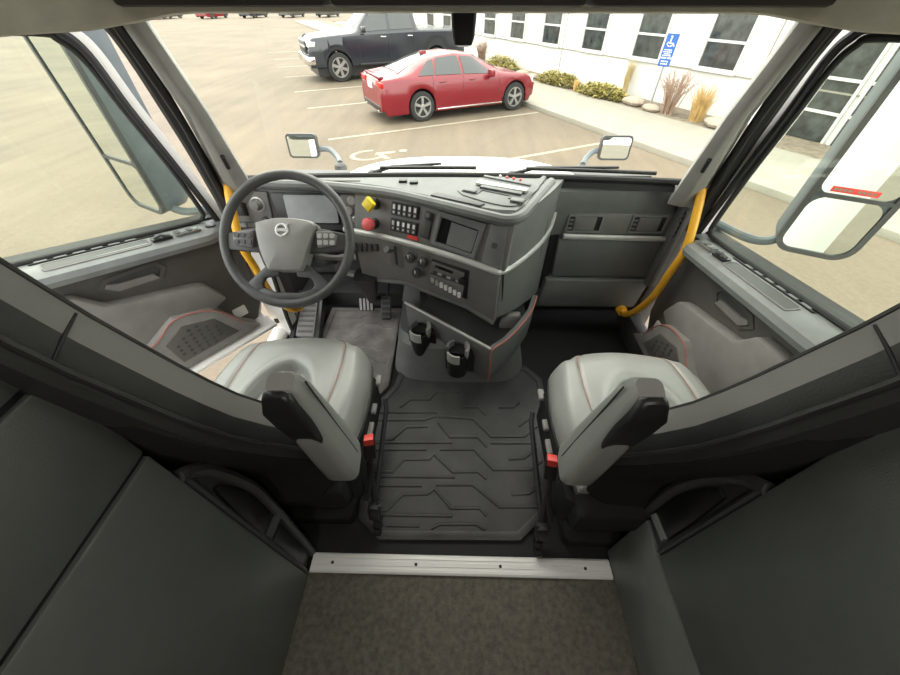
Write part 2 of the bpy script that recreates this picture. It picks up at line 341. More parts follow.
    gk = smoothline2([(.95, belt(.95) + .006), (.5, belt(.5) + .006), (.16, belt(.16) + .008), (.105, belt(.105) + .022), (.098, .77), (.125, .95), (.168, 1.15), (.192, 1.27), (.225, 1.322), (.28, 1.342), (.6, 1.355), (.95, 1.36)])
    G(T).tube([(u, .012, z) for u, z in gk], .0095, 8).build('window_gasket', 'rubber', D)
    gl = [(.09, .70), (.10, .80), (.13, .98), (.165, 1.15), (.185, 1.27), (.215, 1.325), (.27, 1.347), (.95, 1.365), (.95, belt(.95)), (.5, belt(.5))]
    G(T).prism(gl, f, .02, .022).build('pane', 'glass', D, smooth=False)
    # ---- outside mirror carried by an arm on the door
    mr = thing('side_mirror', 'tall side mirror seen through the %s door window' % nm, 'mirror', tuple(T @ Vector((.17, .25, .72))))
    o_in, o_out = (Vector((.165, .245)), Vector((.262, .438))) if nm == 'passenger' else (Vector((.178, .235)), Vector((.215, .475)))
    ax = (o_out - o_in).normalized()                      # across the glass (u,w)
    nb = Vector((ax.y, -ax.x))                            # towards the rear (+u)
    wid = (o_out - o_in).length
    fm = lambda a, z, d: (o_in.x + ax.x * a + nb.x * d, o_in.y + ax.y * a + nb.y * d, z)
    body = rrect(-.015, .700, wid + .015, 1.46, .06, 6)
    secs = [[fm(a, z, .0) for a, z in body], [fm(a, z, -.03) for a, z in body],
            [fm(wid / 2 + (a - wid / 2) * .93, 1.06 + (z - 1.06) * .985, -.115) for a, z in body], [fm(wid / 2 + (a - wid / 2) * .75, 1.06 + (z - 1.06) * .93, -.155) for a, z in body]]
    G(T).loft(secs).build('housing', 'steel2', mr)
    G(T).prism(rrect(.004, .925, wid - .004, 1.44, .03), fm, -.004, .003).build('main_glass', 'mirror', mr, smooth=False)
    G(T).prism(rrect(.004, .715, wid - .004, .912, .045), fm, -.004, .003).build('wide_angle_glass', 'mirror', mr, smooth=False)
    ringframe(G(T), rrect(-.016, .699, wid + .016, 1.461, .061), rrect(.002, .717, wid - .002, 1.443, .045), fm, -.01, .008).build('glass_surround', 'dark', mr)
    G(T).prism(rrect(-.004, .911, wid + .004, .925, .004), fm, -.01, .007).build('glass_divider', 'dark', mr)
    if nm == 'passenger':
        st = G(T).prism(rrect(.035, .932, .165, .950, .002), fm, .003, .0042).build('warning_sticker', 'red', mr, smooth=False)
        st['label'] = 'red warning strip with small pale lettering'
        for i in range(9):
            if i != 4: G(T).prism(rrect(.042 + .013 * i, .937, .051 + .013 * i, .945, .001), fm, .0042, .0047).build('lettering', 'line', st, smooth=False)
    G(T).tube(smoothline([(.03, .07, .735), (.06, .13, .715), (.10, .2, .70), (.135, .245, .715), (.15, .28, .76)]), [.017] * 25, 10).build('arm', 'steel2', mr)
    return D
def smoothline2(p, n=5): return [(q.x, q.y) for q in smoothline([(a, b, 0) for a, b in p], n)]
M['steel2'] = mat('mirror_housing', (.095, .112, .122), .5, bump=.2)
a = R(37); 
make_door('door_1', 'driver door standing open with grey padded sill and speaker pod', (-1.05, 1.48, 0), (-math.sin(a), -math.cos(a), 0), (-math.cos(a), math.sin(a), 0), 'driver')
make_door('door_2', 'closed passenger door with grey padded sill and light map pocket', (1.0, 1.42, 0), (0, -1, 0), (1, 0, 0), 'passenger')
# white door jamb and step of the open doorway
jb = thing('door_jamb', 'white painted door jamb and sill at the open driver doorway', 'jamb', (-1.02, 1.4, 0))
G().box((-1.09, .42, -.10), (-1.0, 1.47, .03)).build('step_sill', 'white', jb, .015)
G().loft([[(-1.10, 1.475, z), (-.955, 1.40 + .10 * max(0, (z - .1)) , z), (-.93, 1.46, z), (-1.06, 1.6, z)] for z in (-.08, .05, .2, .45, .7)]).build('post', 'white', jb, .012)
G().tube([(-.945, 1.395, .01), (-.945, 1.40, .16), (-.94, 1.43, .42)], .011, 8).build('door_seal', 'rubber', jb)
G().box((-1.02, 1.393, .12), (-1.0, 1.402, .145)).build('latch_hole', 'black', jb)

# ------------------------------------------------------------------ dashboard
DB = thing('dashboard', 'grey wraparound dashboard with switch panel and centre pod', 'dashboard', (0, 1.5, .4))
th = R(20); H = (.377, .926); U0 = (.926, -.377, 0)
fu = frame((-.41, 1.33, .70), U0, (H[0] * math.sin(th), H[1] * math.sin(th), math.cos(th)))     # upper switch panel, +c towards driver
fl = frame((-.41, 1.32, .70), U0, (0, 0, 1))                                                     # lower panel
t3 = .2; fc = frame((-.6, 1.38, .72), (1, 0, 0), (0, math.sin(t3), math.cos(t3)))                # cluster
# top surface
front = [(-.97, 1.43), (-.80, 1.425), (-.62, 1.42), (-.48, 1.40), (-.37, 1.375), (-.28, 1.345), (-.12, 1.27), (.02, 1.195), (.12, 1.16), (.185, 1.155), (.225, 1.20), (.275, 1.32), (.32, 1.41), (.35, 1.48)]
top = []; 
for (x, y) in front:
    t = max(-1, min(1, x / .9)); yb = 1.488 - .05 * t * t
    top.append([(x, y + .004, .868), (x, y + .016, .882), (x - (.01 if x > .3 else 0), max(y + .022, yb - .03), .884), (x - (.02 if x > .3 else 0), max(y + .035, yb + .028), .868)])
G().loft(top, ring=False).build('dash_top', 'dashtop', DB)
# rounded lip along driver edge of the top
lip = smoothline([(-.95, 1.425, .866), (-.62, 1.41, .868), (-.48, 1.39, .868), (-.28, 1.338, .868), (-.12, 1.262, .868), (.02, 1.188, .868), (.10, 1.150, .866), (.150, 1.138, .862), (.198, 1.158, .862), (.245, 1.235, .864), (.305, 1.35, .866), (.365, 1.46, .868)], 6)
G().tube(lip, .020, 10).build('dash_lip', 'dashtop', DB)
# upper panel face, lower panel face
G().prism([(-.05, .0), (.62, -.02), (.62, .19), (-.05, .172)], fu, -.10, 0).build('switch_panel', 'panel', DB, .004)
G().prism([(-.05, -.22), (.17, -.185), (.47, -.225), (.60, -.275), (.60, .0), (-.05, .0)], fl, -.10, .006).build('lower_panel', 'panel', DB, .006)
G().prism([(-.16, -.215), (.0, -.21), (.18, -.178), (.47, -.217), (.60, -.268), (.60, -.292), (.47, -.24), (.18, -.20), (0, -.232), (-.16, -.24)], fl, -.12, .012).build('lower_edge', 'dash', DB, .008)
G().box((-.60, 1.38, .46), (-.41, 1.55, .67)).build('knee_panel', 'dark', DB, .01)
G().box((-.96, 1.42, .44), (-.60, 1.55, .70)).build('knee_panel', 'dark', DB, .01)
# cluster section and screen
G().prism([(-.37, -.03), (.19, -.03), (.19, .17), (-.37, .17)], fc, -.08, -.004).build('cluster_panel', 'dark', DB, .004)
G().prism([(-.37, -.01), (-.205, -.01), (-.198, .128), (-.352, .128)], fc, -.02, .006).build('light_switch_panel', 'panel', DB, .006)
G().prism(rrect(-.345, .03, -.30, .095, .006), fc, .0, .010).build('side_vent', 'black', DB, .003)
k = G(); k.lathe([(.024, .0), (.024, .012), (.020, .018), (.018, .034), (.001, .036)], lambda x, y, h: fc(-.250 + x, .078 + y, .006 + h)).build('headlamp_knob', 'panel', DB)
G().lathe([(.030, .0), (.030, .004), (.026, .006)], lambda x, y, h: fc(-.250 + x, .078 + y, .006 + h)).build('knob_ring', 'silver', DB)
G().lathe([(.011, .0), (.011, .008), (.009, .010)], lambda x, y, h: fc(-.235 + x, .018 + y, .006 + h), 14).build('dimmer_knob', 'dark', DB)
G().prism(rrect(-.36, -.018, -.235, .006, .006), fc, .004, .014).build('switch_strip', 'dark', DB, .003)
for i in range(3): G().prism(rrect(-.352 + .04 * i, -.014, -.317 + .04 * i, .002, .003), fc, .012, .018).build('rocker_switch', 'panel', DB)
G().prism(rrect(-.19, -.004, .085, .122, .012), fc, -.01, .004).build('cluster_bezel', 'black', DB, .004)
sc = G().prism(rrect(-.135, .004, .078, .115, .008), fc, .003, .0065).build('cluster_screen', 'scrl', DB)
G().prism([(.10, -.01), (.185, -.02), (.19, .12), (.10, .118)], fc, -.01, .006).build('gauge_panel', 'panel', DB, .005)
for (x, y, r) in ((.145, .095, .017), (.128, .055, .016), (.155, .02, .016)):
    q = G().lathe([(r, 0), (r, .004), (r - .003, .005), (r - .004, .002), (.001, .002)], lambda a, b, h: fc(x + a, y + b, .006 + h), 16).build('gauge', 'silver', DB)
    G().prism([(-.001 + x, y - .002), (x + .001, y - .002), (x + r * .6, y + r * .5)], fc, .0085, .010).build('needle', 'icon', q, smooth=False)
# valve knobs
def knob(u, v, m, square):
    root = G().lathe([(.022, 0), (.022, .006), (.010, .008), (.010, .040)], lambda x, y, h: fu(u + x, v + y, h), 16).build('valve_stem', 'black', DB)
    if square: G().prism([(u + .030 * math.cos(R(a_ + 8)), v + .030 * math.sin(R(a_ + 8))) for a_ in (0, 90, 180, 270)], fu, .034, .058).build('parking_brake_knob', 'ylknob', root, .005)
    else: G().prism([(u + .027 * math.cos(R(a_)), v + .027 * math.sin(R(a_))) for a_ in range(0, 360, 45)], fu, .034, .060).build('trailer_air_knob', 'redknob', root, .006)
knob(.050, .128, 'ylknob', True); knob(.050, .052, 'redknob', False)
# rocker switch banks 5 + 5
for r_, (v0, v1) in enumerate(((.103, .148), (.042, .086))):
    bank = G().prism(rrect(.126, v0 - .003, .248, v1 + .003, .004), fu, -.002, .004).build('switch_bank', 'black', DB)
    for i in range(5):
        u = .131 + .0232 * i
        sw = G().prism([(u, v0 + .001), (u + .0195, v0 + .001), (u + .0195, v1 - .001), (u, v1 - .001)], fu, .002, .010).build('rocker_switch', 'dark', bank, .002)
        G().prism([(u + .005, v0 + .022), (u + .0145, v0 + .022), (u + .0145, v1 - .006), (u + .005, v1 - .006)], fu, .009, .0112).build('symbol', 'icon' if (i + r_) % 2 == 0 or i > 1 else 'silver', sw, smooth=False)
        G().prism([(u + .006, v0 + .006), (u + .0135, v0 + .006), (u + .0135, v0 + .014), (u + .006, v0 + .014)], fu, .009, .0112).build('symbol', 'silver', sw, smooth=False)
G().prism([(.205, .024), (.252, .022), (.252, .036), (.205, .038)], fu, -.002, .004).build('red_tab', 'red', DB, smooth=False)
# slot, centre screen
G().prism([(.258, .040), (.300, .034), (.312, .134), (.272, .141)], fu, -.002, .003).build('card_slot', 'black', DB, .004)
G().prism([(.262, .044), (.298, .039), (.305, .105), (.270, .110)], fu, .0, .006).build('slot_flap', 'dark', DB, .003)
G().lathe([(.009, 0), (.009, .012), (.006, .014)], lambda x, y, h: fu(.292 + x, .127 + y, .003 + h), 12).build('slot_knob', 'panel', DB)
ringframe(G(), [(.307, .022), (.498, -.004), (.522, .138), (.330, .150)], [(.331, .036), (.483, .020), (.497, .108), (.345, .128)], fu, -.004, .012).build('screen_surround', 'dash', DB, .005)
G().prism([(.331, .036), (.483, .020), (.497, .108), (.345, .128)], fu, -.004, .003).build('screen_bezel', 'scrd', DB)
G().prism([(.374, .034), (.479, .023), (.492, .104), (.385, .118)], fu, .0, .0045).build('screen', 'screen', DB)
G().prism([(.525, -.005), (.605, -.018), (.60, .165), (.54, .165)], fu, -.02, .010).build('blank_panel', 'dash', DB, .006)
# light trim strip, running along the panel and round the pod
strip = [fu(-.09, .004, .012), fu(.04, .008, .014), fu(.165, .008, .014), fu(.34, .000, .014), fu(.49, -.012, .014), fu(.585, -.024, .012)]
C2 = [(.150, 1.105, .672), (.185, 1.135, .667), (.27, 1.245, .66), (.345, 1.36, .655), (.392, 1.445, .665), (.405, 1.468, .70), (.408, 1.475, .735)]
G().tube(smoothline(strip + C2, 6), .0125, 10).build('trim_strip', 'silver', DB)
# pod: blank column and side
cor = [(.115, 1.135), (.155, 1.110), (.19, 1.135), (.26, 1.225), (.335, 1.34), (.40, 1.455)]
def podsec(z, k): return [(x + k * .02 * (i > 1), y + k * (.045 if i < 3 else .03), z) for i, (x, y) in enumerate(cor)] + [(.42 - .05 * (z > .8), 1.50, z), (.0, 1.50, z), (.02, 1.24, z)]
zs = [(.872, 1.3), (.852, .9), (.78, .55), (.70, .1), (.60, .0), (.50, .02), (.43, .10)]
secs = []
for z, kk in zs:
    q = podsec(z, kk)
    if z == .43: q = [(x, y, .43 - .13 * max(0, (y - 1.13)) / .33) if y < 1.5 else (x, y, .30) for x, y, _ in q]
    secs.append(q)
G().loft(secs).build('centre_pod', 'dash', DB)
G().prism(rrect(.555, .058, .575, .078, .003), fu, -.0, .012).build('sensor_window', 'dark', DB)
G().tube(smoothline([(.205, 1.195, .868), (.178, 1.145, .80), (.16, 1.113, .70), (.168, 1.118, .58), (.175, 1.135, .45)]), .0035, 6).build('pod_seam', 'black', DB)
G().tube(smoothline([(.35, 1.40, .872), (.368, 1.405, .80), (.362, 1.39, .66), (.365, 1.40, .50), (.37, 1.41, .33)]), .003, 6).build('pod_seam', 'black', DB)
# lower controls: lever, climate knobs, radio, buttons
G().prism(rrect(.120, -.115, .185, .0, .006), fl, .0, .008).build('lever_plate', 'dash', DB, .003)
lv = G().prism(rrect(.146, -.10, .158, -.012, .004), fl, .004, .010).build('lever_slot', 'black', DB)
G().tube([fl(.150, -.03, .006), fl(.149, -.02, .04), fl(.146, .0, .06)], [.006, .007, .013], 10).build('brake_lever', 'dark', lv)
for (u, v, r_) in ((.226, -.042, .021), (.283, -.048, .021), (.252, -.108, .022)):
    kr = G().lathe([(r_ + .009, 0), (r_ + .009, .004), (r_ + .004, .006)], lambda x, y, h: fl(u + x, v + y, .005 + h), 20).build('climate_dial', 'dash', DB)
    kb = G().lathe([(r_, 0), (r_ - .002, .022), (r_ - .006, .026), (.001, .026)], lambda x, y, h: fl(u + x, v + y, .008 + h), 20).build('knob', 'dark', kr)
    G().prism(rrect(u - .002, v + .004, u + .002, v + r_ - .002, .001), fl, .033, .036).build('pointer', 'icon', kb, smooth=False)
rd = G().prism([(.308, -.152), (.475, -.188), (.480, -.045), (.318, -.030)], fl, -.01, .010).build('radio_housing', 'black', DB, .004)
G().prism([(.313, -.092), (.452, -.113), (.462, -.055), (.322, -.038)], fl, .008, .016).build('radio', 'panel', rd, .003)
G().prism([(.335, -.060), (.415, -.072), (.418, -.058), (.338, -.047)], fl, .015, .0175).build('radio_display', 'chrome', rd, smooth=False)
for i in range(6): G().prism(rrect(.328 + .020 * i, -.090 - .003 * i, .344 + .020 * i, -.080 - .003 * i, .002), fl, .015, .019).build('radio_button', 'silver' if i % 2 else 'dark', rd)
G().lathe([(.014, 0), (.013, .018), (.001, .02)], lambda x, y, h: fl(.455 + x, -.088 + y, .012 + h), 16).build('volume_knob', 'black', rd)
G().prism([(.306, -.148), (.455, -.180), (.462, -.118), (.312, -.098)], fl, .008, .015).build('button_panel', 'panel', rd, .003)
for i in range(7):
    v = -.128 - .0068 * i
    G().prism(rrect(.316 + .020 * i, v - .011, .330 + .020 * i, v + .015, .003), fl, .014, .021).build('push_button', 'icon' if i > 1 else 'silver', rd)
for i in range(6): G().prism([(-.085 + .026 * i, -.088 + .006 * i), (-.063 + .026 * i, -.086 + .006 * i), (-.060 + .026 * i, -.042 + .004 * i), (-.082 + .026 * i, -.046 + .004 * i)], fl, .0, .016).build('rocker_switch', 'dark', DB, .003)
# tray on the top of the pod with clipboard clip
G().prism(smoothline2([(-.02, 1.33), (.05, 1.44), (.16, 1.47), (.26, 1.42), (.30, 1.38), (.26, 1.30), (.19, 1.20), (.10, 1.22), (.0, 1.29)], 4), xyz, .880, .887).build('top_tray', 'dashtop', DB, .002)
G().prism([(-.005, 1.318), (.055, 1.292), (.075, 1.325), (.095, 1.315), (.175, 1.275), (.165, 1.255), (.215, 1.235), (.262, 1.31), (.245, 1.325), (.15, 1.375), (.08, 1.42), (.055, 1.395), (.085, 1.365), (.05, 1.335), (.005, 1.338)], xyz, .8866, .8895).build('tray_recess', 'black', DB)
G().prism([(.050, 1.375), (.07, 1.405), (.25, 1.322), (.235, 1.295)], xyz, .888, .900).build('clip_bar', 'silver', DB, .004)
G().prism([(.065, 1.345), (.08, 1.37), (.225, 1.30), (.215, 1.277)], xyz, .888, .896).build('clip_bar', 'dashtop', DB, .003)
G().prism([(.168, 1.225), (.180, 1.25), (.225, 1.235), (.212, 1.205)], xyz, .888, .897).build('clip_tab', 'dashtop', DB, .003)
G().prism([(.0, 1.315), (.01, 1.335), (.055, 1.312), (.045, 1.292)], xyz, .888, .896).build('clip_tab', 'dashtop', DB, .003)
G().prism([(.085, 1.46), (.09, 1.475), (.27, 1.385), (.263, 1.368)], xyz, .886, .893).build('tray_bar', 'dash', DB, .003)
for i in range(4): G().lathe([(.0055, 0), (.0055, .008), (.003, .010)], lambda x, y, h: (.155 + .026 * i + x, 1.468 - .012 * i + y, .884 + h), 12).build('indicator', 'redknob' if i else 'icon', DB)
G().prism([(-.12, 1.285), (.06, 1.195), (.08, 1.215), (-.10, 1.31)], xyz, .880, .888).build('speaker_slot', 'dark', DB, .002)
for dx in (0, .045): G().prism(rrect(-.255 + dx, 1.405 - dx * .3, -.222 + dx, 1.43 - dx * .3, .006), xyz, .880, .892).build('top_button', 'black', DB, .003)
# passenger side
top = [(.40, 1.475), (.55, 1.485), (.75, 1.487), (.92, 1.487), (.97, 1.485)]
secs = []
for x, y in top: secs.append([(x, 1.525, .846), (x, y + .032, .850), (x, y + .022, .842), (x, y + .004, .824), (x, y, .79), (x, y + .012, .735), (x, y + .02, .62), (x, y + .03, .60), (x, 1.525, .60)])
G().loft(secs).build('passenger_dash', 'dash', DB)
G().loft([[(x, 1.488 - k, .838), (x, 1.494 - k, .858), (x, 1.512 - k, .872), (x, 1.53 - k, .866), (x, 1.53 - k, .836)] for x, k in ((.385, 0), (.55, .006), (.72, .022), (.87, .045))]).build('defrost_strip', 'rubber', DB)
fp = frame((.40, 1.497, 0), (1, 0, 0), (0, 0, 1))
G().prism([(.068, .622), (.56, .622), (.552, .722), (.075, .722)], fp, -.01, .004).build('vent_panel', 'panel', DB, .004)
for x0 in (.088, .375):
    vt = ringframe(G(), rrect(x0 - .006, .634, x0 + .152, .718, .006), rrect(x0, .641, x0 + .146, .711, .004), fp, .0, .012).build('air_vent', 'pad', DB)
    G().prism(rrect(x0, .641, x0 + .146, .711, .004), fp, .0, .005).build('vent_well', 'black', vt)
    G().prism(rrect(x0 + .024, .644, x0 + .122, .708, .003), fp, .003, .014).build('vent_flap', 'panel', vt, .003)
    for j in range(3): G().prism(rrect(x0 + .003, .650 + .02 * j, x0 + .022, .658 + .02 * j, .002), fp, .004, .011).build('vent_slat', 'panel', vt)
G().tube([(.478, 1.487, .613), (.60, 1.485, .611), (.80, 1.483, .609), (.955, 1.478, .609), (.962, 1.478, .622)], .012, 10, flat=1.15).build('trim_strip', 'silver', DB)
G().prism([(.07, .385), (.555, .385), (.565, .602), (.06, .602)], fp, -.10, .010).build('glovebox_lid', 'dash', DB, .012)
G().prism([(.02, .20), (.555, .20), (.575, .378), (.04, .378)], fp, -.12, .030).build('glovebox_shelf', 'dash', DB, .014)
G().box((.42, 1.53, .24), (.97, 1.66, .60)).build('glovebox_body', 'dark', DB)
G().prism([(.025, .30), (.06, .30), (.06, .82), (.025, .80)], fp, -.02, -.004).build('pod_gap', 'black', DB)
# passenger end vent
fe = frame((.955, 1.455, .66), (.35, -.94, 0), (0, 0, 1))
G().box((.945, 1.44, .36), (.99, 1.5, .82)).build('end_panel', 'dash', DB, .01)
G().prism(rrect(-.012, -.02, .022, .10, .006), fe, -.004, .006).build('end_vent', 'black', DB)
for j in range(5): G().prism(rrect(-.008, -.012 + .022 * j, .018, .0 + .022 * j, .002), fe, .004, .010).build('vent_slat', 'panel', DB)

# ------------------------------------------------------------------ steering wheel
SW = thing('steering_wheel', 'grey truck steering wheel with button spokes and ring emblem', 'steering wheel', (-.57, 1.06, .82))
fw_ = frame((-.60, 1.06, .82), (1, 0, 0), (0, .64, .77))     # +c to the driver
N = 48
G().tube([fw_(.217 * math.cos(2 * math.pi * i / N), .217 * math.sin(2 * math.pi * i / N), 0) for i in range(N)], .0165, 12, True).build('rim', 'wheelgrip' if 'wheelgrip' in M else M.setdefault('wheelgrip', mat('wheel_rim_leather', (.062, .062, .062), .45, bump=.3)), SW)
hp = smoothline2([(-.098, .055), (-.05, .068), (0, .071), (.05, .068), (.100, .055), (.098, .02), (.072, -.06), (.060, -.098), (.045, -.106), (-.045, -.106), (-.062, -.098), (-.085, -.04), (-.098, .03)], 4)
sh_ = lambda p, k: [(x * k, -.018 + (y + .018) * k) for x, y in p]
G().loft([[fw_(*p, -.03) for p in hp], [fw_(*p, .012) for p in hp], [fw_(*p, .026) for p in sh_(hp, .95)], [fw_(*p, .034) for p in sh_(hp, .75)], [fw_(*p, .037) for p in sh_(hp, .3)]]).build('airbag_cover', M.setdefault('hub', mat('wheel_hub_plastic', (.26, .257, .25), .5, bump=.25)), SW)
em = G().tube([fw_(.0 + .0185 * math.cos(2 * math.pi * i / 28), .026 + .0185 * math.sin(2 * math.pi * i / 28), .037) for i in range(28)], .0040, 8, True).build('emblem_ring', 'emblem', SW)
G().prism(rrect(-.018, .0215, .018, .0305, .001), fw_, .034, .0415).build('emblem_bar', 'emblem', em)
G().prism([(.010, .042), (.0225, .0485), (.0165, .035)], fw_, .035, .0405).build('emblem_arrow', 'emblem', em)
for s_ in (-1, 1):
    sp = G().prism([(s_ * .07, .042), (s_ * .125, .038), (s_ * .205, .022), (s_ * .205, -.035), (s_ * .125, -.040), (s_ * .07, -.045)], fw_, -.022, .006).build('spoke', 'dark', SW, .007)
    pod = G().prism([(s_ * .105, .030), (s_ * .155, .028), (s_ * .178, .012), (s_ * .175, -.020), (s_ * .11, -.030)], fw_, .004, .020).build('button_pod', 'panel', sp, .006)
    for i in range(3):
        for j in range(2): G().prism(rrect(min(s_ * (.112 + .021 * i), s_ * (.128 + .021 * i)), -.018 + .022 * j, max(s_ * (.112 + .021 * i), s_ * (.128 + .021 * i)), -.003 + .022 * j, .003), fw_, .018, .0235).build('button', 'silver' if s_ > 0 else 'dark', sp)
    G().prism([(s_ * .030, -.098), (s_ * .066, -.080), (s_ * .095, -.105), (s_ * .145, -.150), (s_ * .118, -.188), (s_ * .080, -.172), (s_ * .092, -.150), (s_ * .080, -.128), (s_ * .030, -.122)], fw_, -.018, .006).build('lower_spoke', 'wheelgrip', SW, .006)
G().prism([(-.095, -.160), (-.04, -.178), (.04, -.178), (.095, -.160), (.115, -.180), (.06, -.208), (-.06, -.208), (-.115, -.180)], fw_, -.014, .006).build('lower_spoke', 'wheelgrip', SW, .006)
cl = thing('steering_column', 'dark steering column with stalks behind the steering wheel', 'steering column', (-.57, 1.4, .3))
G().loft([[fw_(x * k, y * k, c) for x, y in rrect(-.06, -.07, .06, .05, .02)] for k, c in ((1, -.035), (1.15, -.12), (1.0, -.20), (.7, -.30), (.45, -.42))]).build('column_cover', 'dark', cl)
G().tube(smoothline([fw_(.06, -.01, -.07), fw_(.13, .0, -.06), fw_(.20, .012, -.055)]), [.007] * 8 + [.009] * 5, 8).build('stalk', 'black', cl)
G().tube(smoothline([fw_(.06, -.04, -.07), fw_(.14, -.05, -.06), fw_(.215, -.045, -.06)]), [.010] * 8 + [.013] * 5, 8).build('stalk', 'panel', cl)
G().tube(smoothline([fw_(-.06, -.01, -.07), fw_(-.14, -.005, -.06), fw_(-.20, .0, -.055)]), [.007] * 8 + [.010] * 5, 8).build('stalk', 'black', cl)
G().loft([[(-.44 + a, 1.30 + b, .50) for a, b in rrect(-.05, -.03, .06, .07, .02)], [(-.455 + a, 1.38 + b, .36) for a, b in rrect(-.03, -.02, .04, .04, .015)], [(-.47 + a, 1.44 + b, .24) for a, b in rrect(-.015, -.01, .02, .02, .008)]]).build('shaft_boot', 'black', cl)
G().cyl((-.47, 1.44, .26), (-.50, 1.72, .05), .014).build('shaft', 'black', cl)

# ------------------------------------------------------------------ pedals, footrest
pd = thing('brake_pedal', 'small ribbed brake pedal hanging under the dashboard', 'pedal', (-.53, 1.58, .0))
fb = frame((-.545, 1.56, .12), (1, 0, 0), (0, .45, .89))
G().prism(rrect(-.045, -.035, .045, .045, .008), fb, -.012, .0).build('pad', 'rubber', pd, .003)
for i in range(4): G().prism(rrect(-.038 + .021 * i, -.03, -.026 + .021 * i, .04, .003), fb, .0, .006).build('rib', 'silver', pd)
G().tube(smoothline([(-.545, 1.58, .13), (-.55, 1.66, .26), (-.55, 1.70, .5)]), .010, 8).build('arm', 'black', pd)
pd = thing('accelerator_pedal', 'black accelerator pedal beside the console pedestal', 'pedal', (-.43, 1.6, .0))
fa = frame((-.435, 1.57, .09), (1, 0, 0), (.0, .60, .80))
G().prism(rrect(-.030, -.07, .030, .07, .01), fa, -.012, .0).build('pad', 'black', pd, .003)
for i in range(4): G().prism(rrect(-.024, -.058 + .032 * i, .024, -.046 + .032 * i, .003), fa, .0, .005).build('rib', 'dark', pd)
G().tube(smoothline([(-.43, 1.60, .12), (-.42, 1.68, .22), (-.41, 1.72, .45)]), .009, 8).build('arm', 'black', pd)
G().cyl((-.435, 1.575, .02), (-.435, 1.60, .10), .012).build('hinge', 'black', pd)
ft = thing('footrest', 'ribbed grey footrest beside the white door jamb', 'footrest', (-.88, 1.5, 0))
ff = frame((-.865, 1.36, .055), (1, 0, 0), (-.08, .94, .32))
G().prism([(-.055, 0), (.05, 0), (.048, .30), (-.050, .30)], ff, -.03, .0).build('plate', 'hub', ft, .006)
for i in range(8): G().prism(rrect(-.045, .02 + .035 * i, .042, .034 + .035 * i, .003), ff, .0, .004).build('rib', 'panel', ft)
G().prism([(.052, -.02), (.085, -.02), (.075, .31), (.052, .31)], ff, -.05, .004).build('side_plate', 'black', ft, .004)
G().prism([(-.085, -.02), (-.058, -.02), (-.055, .31), (-.08, .31)], ff, -.05, .004).build('side_plate', 'black', ft, .004)

# ------------------------------------------------------------------ grab handles
for s_, lab in ((-1, 'yellow grab handle on the driver side pillar behind the steering wheel'), (1, 'yellow grab handle on the passenger side by the glovebox')):
    h_ = thing('grab_handle', lab, 'grab handle', (s_ * .93, 1.42, .2), 'yellow grab handles')
    pts = [(.928, 1.415, .905), (.928, 1.385, .893), (.928, 1.362, .862), (.93, 1.335, .80), (.932, 1.30, .70), (.93, 1.29, .64), (.925, 1.298, .56), (.92, 1.318, .40), (.905, 1.365, .27), (.89, 1.41, .205), (.885, 1.45, .195)]
    G().tube(smoothline([(s_ * x, y, z) for x, y, z in pts], 5), .0165, 12).build('bar', 'yellow', h_)
    G().cyl((s_ * .928, 1.405, .90), (s_ * .928, 1.425, .91), .026).build('mount', 'yellow', h_)
    G().cyl((s_ * .886, 1.44, .197), (s_ * .884, 1.468, .193), .026).build('mount', 'yellow', h_)

# ------------------------------------------------------------------ floor mat with raised ridges
FM = thing('floor_mat', 'black rubber floor mat with angular ridges between the seats', 'floor mat', (0, .75, 0))
def mat_piece(T_, out, inn, m):
    G().prism(out, xyz, .0005, .008).build('base', m, T_)
    ringframe(G(), out, inn, xyz, .006, .014).build('border', m, T_, .003)
mat_piece(FM, [(-.375, .433), (-.29, .362), (.229, .370), (.375, .49), (.42, .80), (.43, 1.12), (.36, 1.20), (-.30, 1.20), (-.325, 1.06), (-.41, .925), (-.41, .75)],
    [(-.345, .448), (-.283, .392), (.221, .400), (.347, .505), (.39, .80), (.40, 1.10), (.35, 1.17), (-.275, 1.17), (-.30, 1.05), (-.382, .917), (-.382, .75)], 'mat_')
DM = thing('driver_mat', 'grey rubber mat in the driver footwell, paled by dust and painted door light', 'floor mat', (-.58, 1.35, 0))
mat_piece(DM, [(-.352, 1.055), (-.36, 1.66), (-.80, 1.66), (-.80, 1.36), (-.62, .93), (-.435, .935)], [(-.378, 1.06), (-.387, 1.63), (-.77, 1.63), (-.77, 1.37), (-.60, .96), (-.445, .962)], 'dusty_lit')
